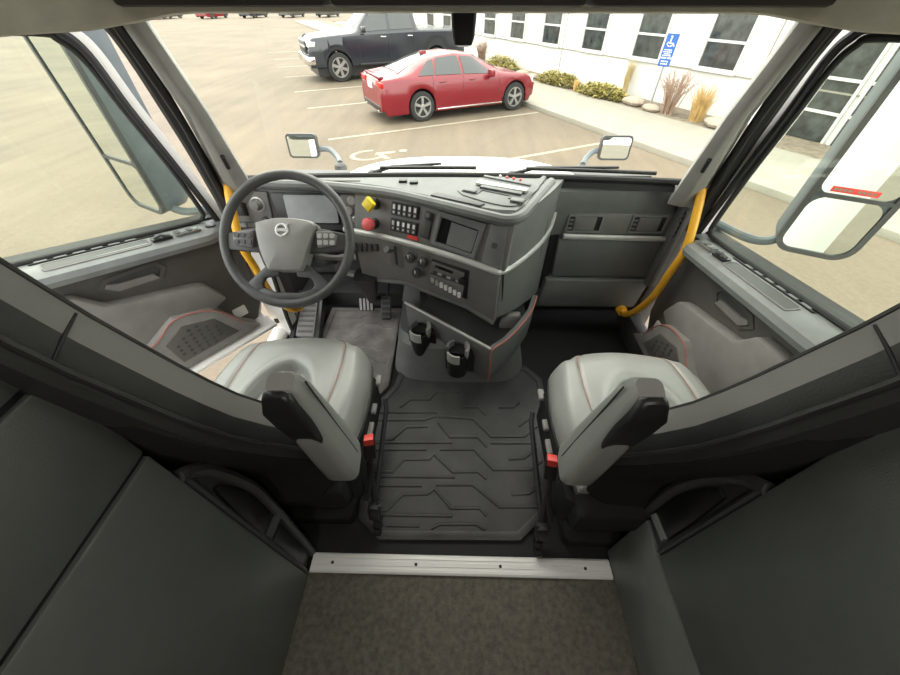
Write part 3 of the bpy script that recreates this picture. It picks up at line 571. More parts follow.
LN = [[(-.28,.932),(-.235,.977),(-.141,.979),(-.116,1.02),(.009,1.028)], [(-.375,.859),(-.158,.864),(-.111,.885),(.069,.875),(.147,.785),(.296,.788),(.361,.841)], [(-.36,.755),(-.293,.763),(-.237,.825),(-.138,.831)],
 [(-.092,.852),(-.037,.779),(.089,.781),(.127,.735)], [(-.36,.745),(-.025,.753)], [(-.36,.712),(-.136,.718)], [(-.08,.719),(.07,.722),(.148,.633),(.303,.636),(.357,.676)],
 [(-.35,.613),(-.272,.615),(-.231,.669),(-.122,.674),(-.101,.695),(-.023,.62),(.083,.623),(.119,.594)], [(-.35,.595),(-.012,.599)], [(-.345,.558),(-.146,.561)], [(-.089,.566),(.061,.569),(.163,.486),(.306,.489),(.34,.528)],
 [(-.33,.461),(-.276,.463),(-.219,.524),(-.118,.53),(-.093,.549),(-.025,.477),(.083,.48),(.111,.453)], [(-.32,.448),(-.02,.45)], [(-.27,.412),(-.143,.412)], [(-.10,.404),(-.067,.42),(.067,.423),(.104,.404)],
 [(.216,.681),(.282,.686),(.344,.734)], [(.212,.535),(.284,.539),(.335,.583)], [(.193,.941),(.267,.943),(.295,.973)], [(.145,.754),(.348,.758)], [(-.375,.901),(-.10,.907)], [(.021,.938),(.095,.939),(.13,.897)], [(.279,.84),(.346,.895)]]
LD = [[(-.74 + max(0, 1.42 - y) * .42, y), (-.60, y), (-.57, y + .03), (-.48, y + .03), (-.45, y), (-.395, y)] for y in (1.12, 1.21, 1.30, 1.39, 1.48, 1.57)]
for l, T_, m_ in [(l, FM, 'mat_') for l in LN] + [(l, DM, 'dusty_lit') for l in LD]:
    n = len(l); secs = []
    for i, p in enumerate(l):
        a = Vector(l[max(i - 1, 0)]); b = Vector(l[min(i + 1, n - 1)]); d = (b - a).normalized(); q = Vector((-d.y, d.x)); p = Vector(p)
        secs.append([(*(p + q * o), z) for o, z in ((-.0085, .007), (-.0035, .0125), (.0035, .0125), (.0085, .007))])
    G().loft(secs).build('ridge', m_, T_)

# ------------------------------------------------------------------ console pedestal with cup holders
CP = thing('floor_console', 'grey floor console with two cup holders and red piped bin', 'console', (0, 1.25, 0))
def ped(k, z, yf): return [(x * k, (1.095 + yf) + (y - 1.095) * (1 if y > 1.3 else k), z) for x, y in smoothline2([(-.345, 1.55), (-.345, 1.25), (-.315, 1.15), (-.22, 1.098), (0, 1.088), (.22, 1.098), (.315, 1.15), (.345, 1.25), (.345, 1.55)], 5)]
G().loft([ped(1.0, .0, 0), ped(.985, .03, .006), ped(.93, .12, .03), ped(.90, .20, .05), ped(.88, .23, .09)]).build('pedestal', 'dash', CP)
# bin: V shaped walls
Lp, Cn, Rp = Vector((-.265, 1.30)), Vector((.135, 1.01)), Vector((.365, 1.31))
def wallp(a, b, z0a, z0b, z1a, z1b, th):
    d = (b - a).normalized(); n_ = Vector((d.y, -d.x))
    if n_.y > 0: n_ = -n_
    a2, b2 = a - n_ * th, b - n_ * th
    return [[(*a, z0a), (*a, z1a), (*a2, z1a), (*a2, z0a)], [(*b, z0b), (*b, z1b), (*b2, z1b), (*b2, z0b)]]
G().loft(wallp(Lp, Cn, .16, .12, .355, .338, .016)).build('front_panel', 'dash', CP, .005)
mid = Vector((.27, 1.145)); q = [Cn, Vector((.205, 1.07)), mid, Vector((.335, 1.235)), Rp]; zl = [.12, .14, .17, .2, .25]; zh = [.338, .34, .35, .37, .40]
secs = []
for i, p in enumerate(q):
    secs.append([(*p, zl[i]), (p.x, p.y, zh[i]), (p.x - .016, p.y + .014, zh[i]), (p.x - .016, p.y + .014, zl[i])])
G().loft(secs).build('side_panel', 'dash', CP, .004)
G().tube(smoothline([(.138, 1.004, .13), (.138, 1.004, .24), (.138, 1.006, .338), (.205, 1.067, .342), (.27, 1.142, .352), (.335, 1.232, .372), (.365, 1.306, .402)], 4), .0038, 8).build('piping', 'piping', CP)
G().tube([(*Lp, .358), (*(Lp.lerp(Cn, .5)), .35), (*Cn, .342)], .0075, 8).build('rim', 'silver', CP)
G().prism([(-.25, 1.31), (.13, 1.03), (.345, 1.30), (.34, 1.5), (-.25, 1.5)], xyz, .235, .25).build('bin_floor', 'dark', CP)
G().prism([(.19, .25), (.30, .25), (.29, .34), (.23, .345), (.195, .30)], lambda a, b, c: (a + c * .3, 1.24 + c, b), -.01, .03).build('bin_divider', 'hub', CP, .015)
G().loft([[(-.30, 1.36, .30), (-.19, 1.31, .30), (-.16, 1.40, .30), (-.27, 1.45, .30)], [(-.27, 1.36, .47), (-.19, 1.33, .46), (-.16, 1.40, .48), (-.24, 1.44, .49)]]).build('hose_cover', 'dash', CP, .02)
dirv = (Cn - Lp).normalized(); nrm = Vector((dirv.y, -dirv.x)); nrm = nrm if nrm.y < 0 else -nrm
for t_ in (.27, .72):
    c = Lp.lerp(Cn, t_) + nrm * .052; zc = .25
    ch = G().loft([[(c.x + r_ * math.cos(2 * math.pi * k / 24), c.y + r_ * math.sin(2 * math.pi * k / 24), z) for k in range(24)] for r_, z in ((.046, .15), (.050, .25), (.050, .285), (.044, .285), (.043, .25), (.040, .165))]).build('cup_holder', 'black', CP)
    G().prism([(c.x + .052 * math.cos(R(k)), c.y + .052 * math.sin(R(k))) for k in range(200, 281, 10)] + [(c.x + .043 * math.cos(R(k)), c.y + .043 * math.sin(R(k))) for k in range(280, 199, -10)], xyz, .25, .298).build('holder_clip', 'silver', ch)
    G().prism([(c.x + .054 * math.cos(R(k)), c.y + .054 * math.sin(R(k))) for k in range(-40, 41, 10)] + [(c.x + .040 * math.cos(R(k)), c.y + .040 * math.sin(R(k))) for k in range(40, -41, -10)], xyz, .27, .318).build('holder_clip', 'hub', ch)
    G().prism([(c.x + .054 * math.cos(R(k)), c.y + .054 * math.sin(R(k))) for k in range(110, 181, 10)] + [(c.x + .042 * math.cos(R(k)), c.y + .042 * math.sin(R(k))) for k in range(180, 109, -10)], xyz, .26, .310).build('holder_clip', 'dash', ch)
    G().prism([(c.x - .055, c.y - .0), (c.x + .075, c.y - .02), (c.x + .05, c.y + .06), (c.x - .05, c.y + .06)], xyz, .165, .28).build('holder_recess', 'black', CP)

# ------------------------------------------------------------------ seats
def make_seat(sx, cx, dy, label, db):
    SE = thing('seat', label, 'seat', (cx, .55 + dy, 0), 'cab seats')
    P_ = lambda x, y, z: (cx + sx * x, y + dy, z)        # +x towards the aisle
    # cushion: sculpted top
    NX, NY = 80, 64
    def outline(t):                                       # half width from back (t=0) to front (t=1)
        return .232 + .03 * math.sin(math.pi * min(1, t * 1.05)) - .055 * max(0, (t - .86) / .14) ** 2
    def hgt(a, t):
        x = a * .26; y = t
        z = .50 + .010 * (1 - a * a) + .018 * math.sin(math.pi * min(1, t * 1.2)) * (abs(a) > .0) * (a * a)
        z -= .045 * max(0, (t - .80) / .20) ** 2 + .060 * max(0, (abs(a) - .82) / .18) ** 2.2
        z -= .006 * math.exp(-((abs(x) - .165 - .012 * t) / .006) ** 2)            # stitched seams
        rx, ry = x / .118, (t - .28) / .44                # horseshoe recess
        d = math.sqrt(rx * rx + max(0, ry) ** 2)
        z -= .030 * (1 - max(0, min(1, (d - .80) / .11))) - .004 * math.exp(-((d - 1.05) / .10) ** 2) + .007 * math.exp(-((d - .78) / .04) ** 2)
        z -= .012 * math.exp(-((t - .33) / .015) ** 2) * (d < .75) * 0
        return z
    rows = []
    for j in range(NY + 1):
        t = j / NY; hw = outline(t); row = []
        for i in range(NX + 1):
            a = -1 + 2 * i / NX; yy = .42 + .47 * t + .022 * (1 - a * a) * t - .03 * max(0, abs(a) - .75) / .25 * (t > .9)
            row.append(P_(a * hw, yy, hgt(a, t)))
        rows.append(row)
    g = G().loft(rows, ring=False)
    per = [rows[0][i] for i in range(NX)] + [rows[j][NX] for j in range(NY)] + [rows[NY][i] for i in range(NX, 0, -1)] + [rows[j][0] for j in range(NY, 0, -1)]
    ctr = Vector(P_(0, .65, 0))
    def drop(k, z): return [(ctr.x + (p[0] - ctr.x) * k, ctr.y + (p[1] - ctr.y) * k, z if z is not None else p[2]) for p in per]
    g.loft([drop(1, None), [(p[0], p[1], p[2] - .018) for p in drop(1.012, None)], drop(1.012, .405), drop(.99, .385)], True, False)
    cu = g.build('cushion', 'leather', SE, ang=60)
    for s2 in (-1, 1):
        pts = []
        for j in range(1, NY - 1):
            t = j / NY; x = .165 + .012 * t; hw = outline(t); a = x / .26; aa = s2 * x / .26
            pts.append(P_(s2 * x / .26 * hw, .42 + .47 * t + .022 * (1 - a * a) * t, hgt(aa, t) + .0045))
        G().tube(pts, .0012, 5).build('stitching', 'stitch', cu)
    G().tube(drop(1.016, .400)[NX: NX + NY + NX + NY:2], .005, 6).build('edge_piping', 'leatherd', cu)
    # backrest: lofted sections, leather front and bolsters
    KB = [(y_[0], y_[1] + db, y_[2]) for y_ in ((.40, .50, .225), (.52, .515, .245), (.60, .492, .243), (.69, .455, .230), (.80, .408, .196), (.91, .368, .168), (1.00, .348, .146), (1.07, .335, .130), (1.14, .322, .115), (1.21, .312, .102), (1.28, .304, .086), (1.31, .300, .05))]
    def bsec(s_):
        q = s_ * (len(KB) - 1); i = min(int(q), len(KB) - 2); f_ = q - i; a_, b_ = KB[i], KB[i + 1]
        return a_[0] + (b_[0] - a_[0]) * f_, a_[1] + (b_[1] - a_[1]) * f_, a_[2] + (b_[2] - a_[2]) * f_
    nrm_ = Vector((0, -.46, -.0))
    secs = []; back = []; seam = []; seam2 = []
    for k in range(19):
        s_ = k / 18; z, y, hw = bsec(s_); bol = .028 - .020 * s_
        e = 1 if 0 < k < 18 else .82
        loop = []
        for a in [-1 + 2 * i / 16 for i in range(17)]:
            yy = y + bol * max(0, (abs(a) - .52) / .35) ** 1.3 * (1 if abs(a) < .88 else 1 - ((abs(a) - .88) / .12) * .55) - .012 * math.cos(a * math.pi / 2)
            yy -= .006 * math.exp(-((abs(a) - .58) / .03) ** 2)
            loop.append(P_(a * hw * e, yy, z + (yy - y) * .45))
        loop += [P_(hw * 1.02 * e, y - .025, z - .01), P_(hw * 1.03 * e, y - .055, z - .02), P_(hw * .99 * e, y - .075, z - .03)]
        loop += [P_(hw * .6, y - .078, z - .03), P_(-hw * .6, y - .078, z - .03)]
        loop += [P_(-hw * .99 * e, y - .075, z - .03), P_(-hw * 1.03 * e, y - .055, z - .02), P_(-hw * 1.02 * e, y - .025, z - .01)]
        secs.append(loop)
        back.append([P_(x * hw * e, y + dy_ * (1.1 - .6 * s_), z + (dy_ * .35)) for x, dy_ in ((-1.0, -.062), (-.97, -.085), (-.8, -.100), (0, -.108), (.8, -.100), (.97, -.085), (1.0, -.062), (.5, -.06), (-.5, -.06))])
        seam.append(P_(hw * 1.04 * e, y - .058, z - .022)); seam2.append(P_(hw * .985 * e, y + bol * .62, z + bol * .28))
    nf = 18
    br = G().loft([l[:nf] for l in secs], ring=False).add(secs[-1], [tuple(range(len(secs[-1])))]).build('backrest', 'leatherm', SE, ang=50)
    G().loft([l[nf - 1:] + l[:1] for l in secs], ring=False).build('backrest_side', 'leatherd', SE, ang=50)
    G().loft(back).build('back_shell', 'shell', SE, ang=50)
    G().tube(seam, .0045, 6).build('seam_piping', 'leatherd', br); G().tube(seam2, .0038, 6).build('seam_piping', 'leatherd', br)
    # cross seam on the bolster
    z, y, hw = bsec(.74); G().tube([P_(hw * .9, y + .010, z), P_(hw * 1.0, y + .002, z), P_(hw * 1.025, y - .03, z - .01), P_(hw * 1.03, y - .058, z - .022)], .0022, 6).build('cross_seam', 'black', br)
    # folded-up armrest on the aisle side
    ar = G(); secs = []
    for k, (s_, w0, w1, d) in enumerate(((-.1, .25, .318, .085), (.0, .242, .322, .105), (.3, .244, .320, .098), (.6, .246, .316, .086), (.85, .248, .312, .074), (.96, .252, .308, .056), (1, .258, .302, .036))):
        c = Vector((0, .40 - dy - .060 * s_, .575 + .395 * s_)); dr = Vector((0, -.33, .94)); pr = Vector((0, .94, .33))
        lp = []
        for a, b in rrect(w0, -d / 2, w1, d / 2, min(.022, d / 3), 4):
            v = c + pr * b; lp.append(P_(a, v.y, v.z))
        secs.append(lp)
    arm = ar.loft(secs).build('armrest', 'leather', SE, ang=45)
    secs = []
    for s_, w0, w1, d in ((.45, .265, .298, .006), (.62, .252, .311, .014), (.80, .249, .313, .022), (.94, .251, .310, .026), (1.0, .257, .304, .022), (1.02, .266, .296, .012)):
        c = Vector((0, .40 - dy - .060 * s_, .575 + .395 * s_)) + Vector((0, .94, .33)) * (-.034 if s_ < 1 else -.024); pr = Vector((0, .94, .33)); lp = []
        for a, b in rrect(w0, -d / 2, w1, d / 2, d / 3, 4):
            v = c + pr * b; lp.append(P_(a, v.y, v.z))
        secs.append(lp)
    G().loft(secs).build('armrest_underside', 'black', arm, ang=45)
    G().tube([P_(.322 - .010 * s_, .40 - dy - .060 * s_ + .012, .575 + .395 * s_ + .004) for s_ in (.04, .2, .4, .6, .8, .95)], .0016, 5).build('seam', 'leatherd', arm)
    # base: side covers, bellows, rails, levers
    G().loft([[P_(x, y, z) for x, y in ((-w_, y0), (w_, y0), (w_, y1), (-w_, y1))] for w_, y0, y1, z in ((.205, .40, .80, .39), (.235, .36, .82, .36), (.235, .36, .80, .26), (.215, .40, .78, .22))]).build('seat_pan', 'shell', SE, .012)
    for i in range(4): G().prism(rrect(-.19 + .005 * (i % 2), .41, .19 - .005 * (i % 2), .76, .05), lambda a, b, c: P_(a, b, c), .07 + .038 * i, .105 + .038 * i).build('bellows_fold', 'shell', SE, .010)
    G().prism(rrect(-.20, .38, .20, .80, .02), lambda a, b, c: P_(a, b, c), .01, .07).build('base_frame', 'shell', SE, .008)
    G().tube([P_(.262, .84, .16), P_(.272, .80, .15), P_(.275, .55, .10), P_(.27, .44, .06)], .010, 8).build('slide_rail', 'rubber', SE)
    G().loft([[P_(.232, .40, z), P_(.262, .42, z), P_(.262, .80, z), P_(.232, .82, z)] for z in (.36, .20)]).build('side_cover', 'shell', SE, .008)
    for (y0, z0, ln) in ((.80, .345, .05), (.68, .33, .045), (.60, .32, .06)):
        G().prism(rrect(y0 - ln / 2, z0 - .009, y0 + ln / 2, z0 + .009, .008), lambda a, b, c: P_(c, a, b), .255, .278).build('adjust_lever', 'hub', SE, .004)
    # buckle on a stalk
    G().tube(smoothline([P_(.262, .42, .16), P_(.290, .455, .28), P_(.300, .475, .37)]), .009, 8).build('buckle_stalk', 'strap', SE)
    bk = G().prism(rrect(-.018, -.04, .018, .04, .007), frame(P_(.302, .487, .41), (sx, .2, 0), (0, .35, .94)), -.013, .013).build('buckle', 'black', SE, .004)
    G().prism(rrect(-.015, .018, .015, .041, .004), frame(P_(.302, .487, .41), (sx, .2, 0), (0, .35, .94)), -.0145, .0145).build('buckle_button', 'red', bk, .002)
    G().tube(smoothline([P_(.262, .52, .25), P_(.28, .44, .12), P_(.275, .40, .05)]), .012, 8).build('tether_strap', 'strap', SE)
    an = G().prism(rrect(-.02, -.03, .02, .03, .006), frame(P_(.285, .40, .10), (1, 0, 0), (0, .3, .95)), -.015, .015).build('anchor', 'black', SE, .003)
    G().cyl(P_(.30, .415, .135), P_(.31, .41, .138), .010, .008, 10).build('anchor_bolt', 'chrome', an)
    for i in range(3): G().cyl(P_(.275 + .004 * i, .395 - .022 * i, .045 - .004 * i), P_(.305, .392 - .022 * i, .045 - .004 * i), .014 - .001 * i, None, 10).build('tether_clip', 'black', an)
    return SE
M['leatherm'] = mat('seat_side_leather', (.24, .238, .229), .36, bump=.35, bscale=260, dist=.0015, var=.07, scale=7)
make_seat(1, -.585, .03, 'grey leather driver seat with folded armrest behind the steering wheel', -.052)
make_seat(-1, .575, -.025, 'grey leather passenger seat with folded armrest facing the glovebox', .002)

# ------------------------------------------------------------------ sleeper cabinets
def make_cabinet(sx, x0, label):
    CB = thing('side_cabinet', label, 'cabinet', (sx * .75, -.3, 0), 'sleeper side cabinets')
    X = lambda x: sx * x
    f = lambda y, z, c: (sx * (x0 + c), y, z)
    def panel(z0, z1, n, y1, m): G().prism([(-.95, z0), (y1, z0), (y1, z1), (-.95, z1)], f, .0, .025).build(n, m, CB, .006)
    G().prism([(-.95, .01), (.10, .01), (.10, 1.15), (-.95, 1.15)], f, .02, .99 - x0).build('body', 'cab', CB, .01)
    if sx < 0:
        panel(.012, .892, 'lower_door', .25, 'cab'); panel(.902, 1.09, 'upper_door', .25, 'cab'); panel(1.10, 1.155, 'top_rail', .25, 'cab')
        for z_ in (.891, 1.089): G().prism([(-.95, z_), (.246, z_), (.246, z_ + .012), (-.95, z_ + .012)], f, .008, .03).build('panel_gap', 'black', CB)
        out = [(.252, .012), (.252, .40), (.252, .80), (.268, .785), (.295, .735), (.322, .62), (.334, .52), (.332, .38), (.328, .25), (.318, .012)]
        ops = [[(.264, .42), (.264, .56), (.274, .69), (.288, .68), (.306, .62), (.317, .54), (.317, .40)], [(.264, .07), (.264, .355), (.315, .345), (.308, .06)]]
    else:
        panel(.355, 1.155, 'upper_door', .25, 'cab'); G().prism([(-.95, .012), (.345, .012), (.345, .36), (.26, .345), (-.95, .345)], f, .0, .025).build('base_panel', 'cabl', CB, .008)
        out = [(.252, .35), (.252, .80), (.268, .785), (.296, .745), (.331, .655), (.357, .52), (.357, .345)]
        ops = [[(.272, .40), (.272, .55), (.279, .69), (.300, .69), (.325, .615), (.341, .53), (.341, .39)]]
    TR = G().prism(out, f, .012, .10).build('tray_body', 'dark', CB, .004)
    n = len(out)
    G().tube([f(y, z, .008) for y, z in smoothline2(out[2:] if sx < 0 else out[1:], 4)], .014, 8).build('tray_rim', 'dark', TR)
    G().tube([f(y, z, .008) for y, z in [(.258, .80), (.258, .5), (.258, .36 if sx > 0 else .03)]], .008, 8).build('tray_edge', 'dark', TR)
    for o_ in ops: G().prism(o_, f, .003, .02).build('tray_opening', 'black', TR, .004)
    if sx < 0: G().tube([f(.262, .388, .006), f(.325, .375, .006)], .014, 8).build('tray_bridge', 'dark', TR)
    else: G().tube([f(.272, .415, .004), f(.335, .41, .004)], .012, 8).build('tray_lip', 'cabl', TR)
    return CB
make_cabinet(-1, .51, 'tall dark grey sleeper cabinet behind the driver seat')
make_cabinet(1, .53, 'tall dark grey sleeper cabinet behind the passenger seat')
# camera housing hanging from the header
cm = thing('windscreen_camera', 'black camera housing hanging at the top of the windscreen', 'camera', (-.01, 1.19, 1.40))
G().loft([[(x * k - .01, y * k2 + 1.205, z) for x, y in rrect(-.032, -.03, .032, .03, .01)] for k, k2, z in ((1, 1, 1.43), (1, 1, 1.375), (.9, .95, 1.34), (.72, .8, 1.322), (.4, .5, 1.318))]).build('housing', 'black', cm)
G().cyl((-.01, 1.235, 1.35), (-.01, 1.245, 1.35), .012).build('lens', 'scrd', cm)

# ------------------------------------------------------------------ outside: truck nose
GZ = -1.15
HD = thing('truck_hood', 'white truck hood sloping away below the windscreen', 'hood', (0, 2.5, 0))
secs = []
for y, z, hw in ((1.59, .830, .72), (1.66, .846, .73), (1.84, .836, .76), (2.1, .765, .80), (2.6, .58, .86), (3.2, .30, .88), (3.6, .0, .86), (3.75, -.4, .82)):
    secs.append([(hw * a, y, z - .16 * abs(a) ** 3 - (.05 * max(0, abs(a) - .8) / .2)) for a in [-1 + i / 8 for i in range(17)]])
G().loft(secs, ring=False).build('hood_skin', 'white', HD)
G().loft([[(x, 1.545, .80), (x, 1.56, .825), (x, 1.60, .815), (x, 1.60, .76), (x, 1.545, .76)] for x in (-.72, .72)]).build('cowl', 'black', HD)
for s_ in (-1, 1): G().loft([[(s_ * x, y, z - dz_) for y, z in ((1.98, .58), (2.1, .54), (2.6, .35), (3.2, .07), (3.75, -.62), (3.7, -.9), (1.98, -.9))] for x, dz_ in ((.78, 0), (.98, .16), (1.05, .4))]).build('fender', 'white', HD, .01)
for s_, nm in ((-1, 'driver'), (1, 'passenger')):
    mr = thing('hood_mirror', 'small rectangular hood mirror on the %s side fender' % nm, 'mirror', (s_ * .85, 2.45, .62), 'hood mirrors')
    c = Vector((s_ * 1.05 - .02, 2.55, .685)); fh = frame(c, (1, .0, 0), (0, .12, .99))
    G().loft([[fh(a * k, b * k, d) for a, b in rrect(-.102, -.073, .102, .073, .025)] for k, d in ((1, .012), (1, -.02), (.85, -.06), (.4, -.085))]).build('housing', 'dark', mr)
    G().prism(rrect(-.090, -.061, .090, .061, .018), fh, .010, .0135).build('mirror_glass', 'mirror', mr, smooth=False)
    G().tube(smoothline([(s_ * .98, 2.56, .66), (s_ * .90, 2.55, .665), (s_ * .82, 2.45, .65), (s_ * .76, 2.30, .66)]), .018, 8).build('arm', 'steel2', mr)
    G().lathe([(.04, 0), (.035, .03), (.02, .04)], lambda x, y, h: (s_ * .76 + x, 2.29 + y, .625 + h), 14).build('foot', 'dark', mr)
for (xa, xb, nm) in ((-.40, .06, 'driver'), (.22, .80, 'passenger')):
    wp = thing('wiper', 'black wiper resting at the base of the windscreen on the %s side' % nm, 'wiper', (xa, 1.60, .83), 'windscreen wipers')
    yb = lambda x: 1.548 - .06 * (x / .9) ** 2
    G().tube([(xa, 1.60, .852), (xa + .1, yb(xa + .1) + .026, .890), (xb - .15, yb(xb - .15) + .014, .905)], [.014, .011, .008], 8, flat=.7).build('arm', 'black', wp)
    G().tube([(x, yb(x) + .004, .892) for x in [xa + .05 + (xb - xa - .05) * i / 8 for i in range(9)]], .008, 8).build('blade', 'black', wp)
    G().lathe([(.022, 0), (.018, .02), (.008, .026)], lambda x, y, h: (xa + x, 1.60 + y, .838 + h), 14).build('pivot', 'black', wp)

# ------------------------------------------------------------------ outside: lot, walk, building   (local frame turned 27 degrees, ground = GZ)
YA = R(27); ca, sa = math.cos(YA), math.sin(YA)
E_ = lambda x, y, z: (x * ca - y * sa, x * sa + y * ca, GZ + z)
TE = Matrix.Translation((0, 0, GZ)) @ Matrix.Rotation(YA, 4, 'Z')
o = G(TE).box((-90, -60, -.1), (7.8, 120, 0)).build('parking_lot', 'asphalt'); tag(o, 'sandy beige asphalt parking lot around the truck', 'pavement', kind='structure')
o = G(TE).box((7.8, -40, -.1), (10.25, 60, .12)).build('sidewalk', 'walk', bevel=.03); tag(o, 'pale concrete sidewalk with curb along the building', 'sidewalk', kind='structure')
o = G(TE).box((10.25, -40, -.1), (11.7, 60, .10)).build('gravel_bed', 'bed'); tag(o, 'tan gravel planting bed at the foot of the building', 'planting bed', kind='structure')
o = G(TE).box((7.8, 60, -.1), (60, 120, .0)).build('far_lot', 'asphalt'); tag(o, 'far beige pavement beyond the building end', 'pavement', kind='structure')
for i, (y, x0) in enumerate(((3.6, 1.6), (6.7, 1.6), (9.85, 1.4), (13.4, 1.5), (16.2, 1.5), (19.6, 1.6), (22.6, 1.7), (25.6, 1.8), (29, 1.8))):
    o = G(TE).box((x0, y - .055, .0), (7.7, y + .055, .004)).build('stall_line', 'line', smooth=False)
    tag(o, ['stall line nearest the truck running to the curb', 'faint stall line in front of the truck hood', 'pale stall line beside the red sedan', 'stall line between red sedan and dark pickup', 'stall line just in front of the dark pickup', 'stall line beyond the dark pickup', 'second faint stall line beyond the dark pickup', 'third faint stall line beyond the dark pickup', 'farthest faint stall line beyond the dark pickup'][i], 'line', 'painted stall lines', 'structure')
# accessible parking marking
sy = thing('accessible_symbol', 'white wheelchair symbol painted on the asphalt ahead of the hood', 'marking', E_(2.2, 8.2, 0))
fs = lambda a, b, c: E_(1.55 + a, 8.3 + b, c)
q = [(.42 + .42 * math.cos(R(k)), .34 * math.sin(R(k))) for k in range(60, 331, 15)]
G().loft([[fs(x, y, .004), fs(.42 + (x - .42) * .74, y * .74, .004)] for x, y in q], ring=False).build('wheel', 'line', sy, smooth=False)
G().prism([(.55, -.05), (.62, .08), (1.05, .0), (1.0, -.12)], fs, .001, .005).build('body', 'line', sy, smooth=False)
G().prism([(.60, -.05), (.72, -.08), (.80, -.42), (.66, -.40)], fs, .001, .005).build('legs', 'line', sy, smooth=False)
G().prism([(1.22 + .10 * math.cos(R(k)), -.05 + .09 * math.sin(R(k))) for k in range(0, 360, 30)], fs, .001, .005).build('head', 'line', sy, smooth=False)
# building
BL = thing('building', 'long white single storey building with paired windows behind the sidewalk', 'building', E_(12, 10, 0))
G(TE).box((11.6, -8, 0), (15, 34, 4.6)).build('wall', 'wall', BL)
fB = lambda y, z, d: E_(11.6 - d, y, z)
for z in (1.0, 2.75): G().prism([(-8, z), (34, z), (34, z + .035), (-8, z + .035)], fB, 0, .02).build('siding_joint', 'walk', BL)
for y in (4.0, 6.3, 13.9, 21.1): G().prism([(y, 0), (y + .03, 0), (y + .03, 4.6), (y, 4.6)], fB, 0, .012).build('panel_joint', 'walk', BL)
def bwin(y, z0, z1, w, rails):
    wn = ringframe(G(), [(y - w / 2 - .06, z0 - .06), (y + w / 2 + .06, z0 - .06), (y + w / 2 + .06, z1 + .06), (y - w / 2 - .06, z1 + .06)], [(y - w / 2, z0), (y + w / 2, z0), (y + w / 2, z1), (y - w / 2, z1)], fB, -.02, .05).build('window', 'wframe', BL, smooth=False)
    zz = [z0] + rails + [z1]
    for a, b in zip(zz, zz[1:]): G().prism([(y - w / 2, a), (y + w / 2, a), (y + w / 2, b), (y - w / 2, b)], fB, .0, .012).build('pane', 'bglass', wn, smooth=False)
    for r_ in rails: G().prism([(y - w / 2, r_ - .028), (y + w / 2, r_ - .028), (y + w / 2, r_ + .028), (y - w / 2, r_ + .028)], fB, .0, .045).build('rail', 'wframe', wn, smooth=False)
    G().prism([(y - w / 2 - .08, z0 - .10), (y + w / 2 + .08, z0 - .10), (y + w / 2 + .08, z0 - .05), (y - w / 2 - .08, z0 - .05)], fB, .0, .08).build('ledge', 'wframe', wn, smooth=False)
for k in range(9): bwin(7.48 + 2.41 * k, 1.12, 2.6, 1.04, [1.67])
bwin(4.74, .10, 1.88, 1.0, [.65, 1.25]); bwin(3.55, .10, 1.88, 1.0, [.65, 1.25])
# parking sign
SG = thing('parking_sign', 'blue accessible parking sign on a leaning steel post', 'sign', E_(10.75, 8.45, .1))
def fsg(a, b, c):
    b = b * 1.08 if b < .93 else 1.0 + (b - .93) * .70
    return E_(10.75 - c * .95 + a * .25 + .0 * b, 8.45 - a * .97 - c * .25, .1 + b)
G().tube([fsg(0, 0, 0), fsg(0, 1.9, 0)], .028, 8).build('post', 'steel', SG)
p1 = G().prism(rrect(-.16, 1.22, .16, 1.92, .03), fsg, .03, .045).build('sign_plate', 'sign', SG)
p2 = G().prism(rrect(-.16, .93, .16, 1.17, .03), fsg, .03, .045).build('sign_plate', 'sign', SG)
q = [(-.01 + .085 * math.cos(R(k)), 1.62 + .085 * math.sin(R(k))) for k in range(130, 381, 12)]
G().loft([[fsg(x, y, .048), fsg(-.01 + (x + .01) * .72, 1.62 + (y - 1.62) * .72, .048)] for x, y in q], ring=False).build('wheelchair_symbol', 'icon', p1, smooth=False)
G().prism([(-.035, 1.62), (-.005, 1.62), (0, 1.79), (-.035, 1.79)], fsg, .045, .05).prism([(-.03, 1.625), (.06, 1.625), (.10, 1.545), (.125, 1.56), (.075, 1.655), (-.03, 1.655)], fsg, .045, .05).prism([(-.018 + .028 * math.cos(R(k)), 1.835 + .028 * math.sin(R(k))) for k in range(0, 360, 40)], fsg, .045, .05).build('wheelchair_symbol', 'icon', p1, smooth=False)
for j, (w, z) in enumerate(((.11, 1.44), (.12, 1.38), (.09, 1.32), (.12, 1.27))):
    for i in range(5): G().prism(rrect(-w + i * w * .4, z - .014, -w + i * w * .4 + w * .3, z + .014, .004), fsg, .045, .049).build('lettering', 'icon', p1, smooth=False)
for j, z in enumerate((1.09, 1.01)):
    for i in range(4): G().prism(rrect(-.10 + .052 * i, z - .02, -.064 + .052 * i, z + .02, .004), fsg, .045, .049).build('lettering', 'icon', p2, smooth=False)

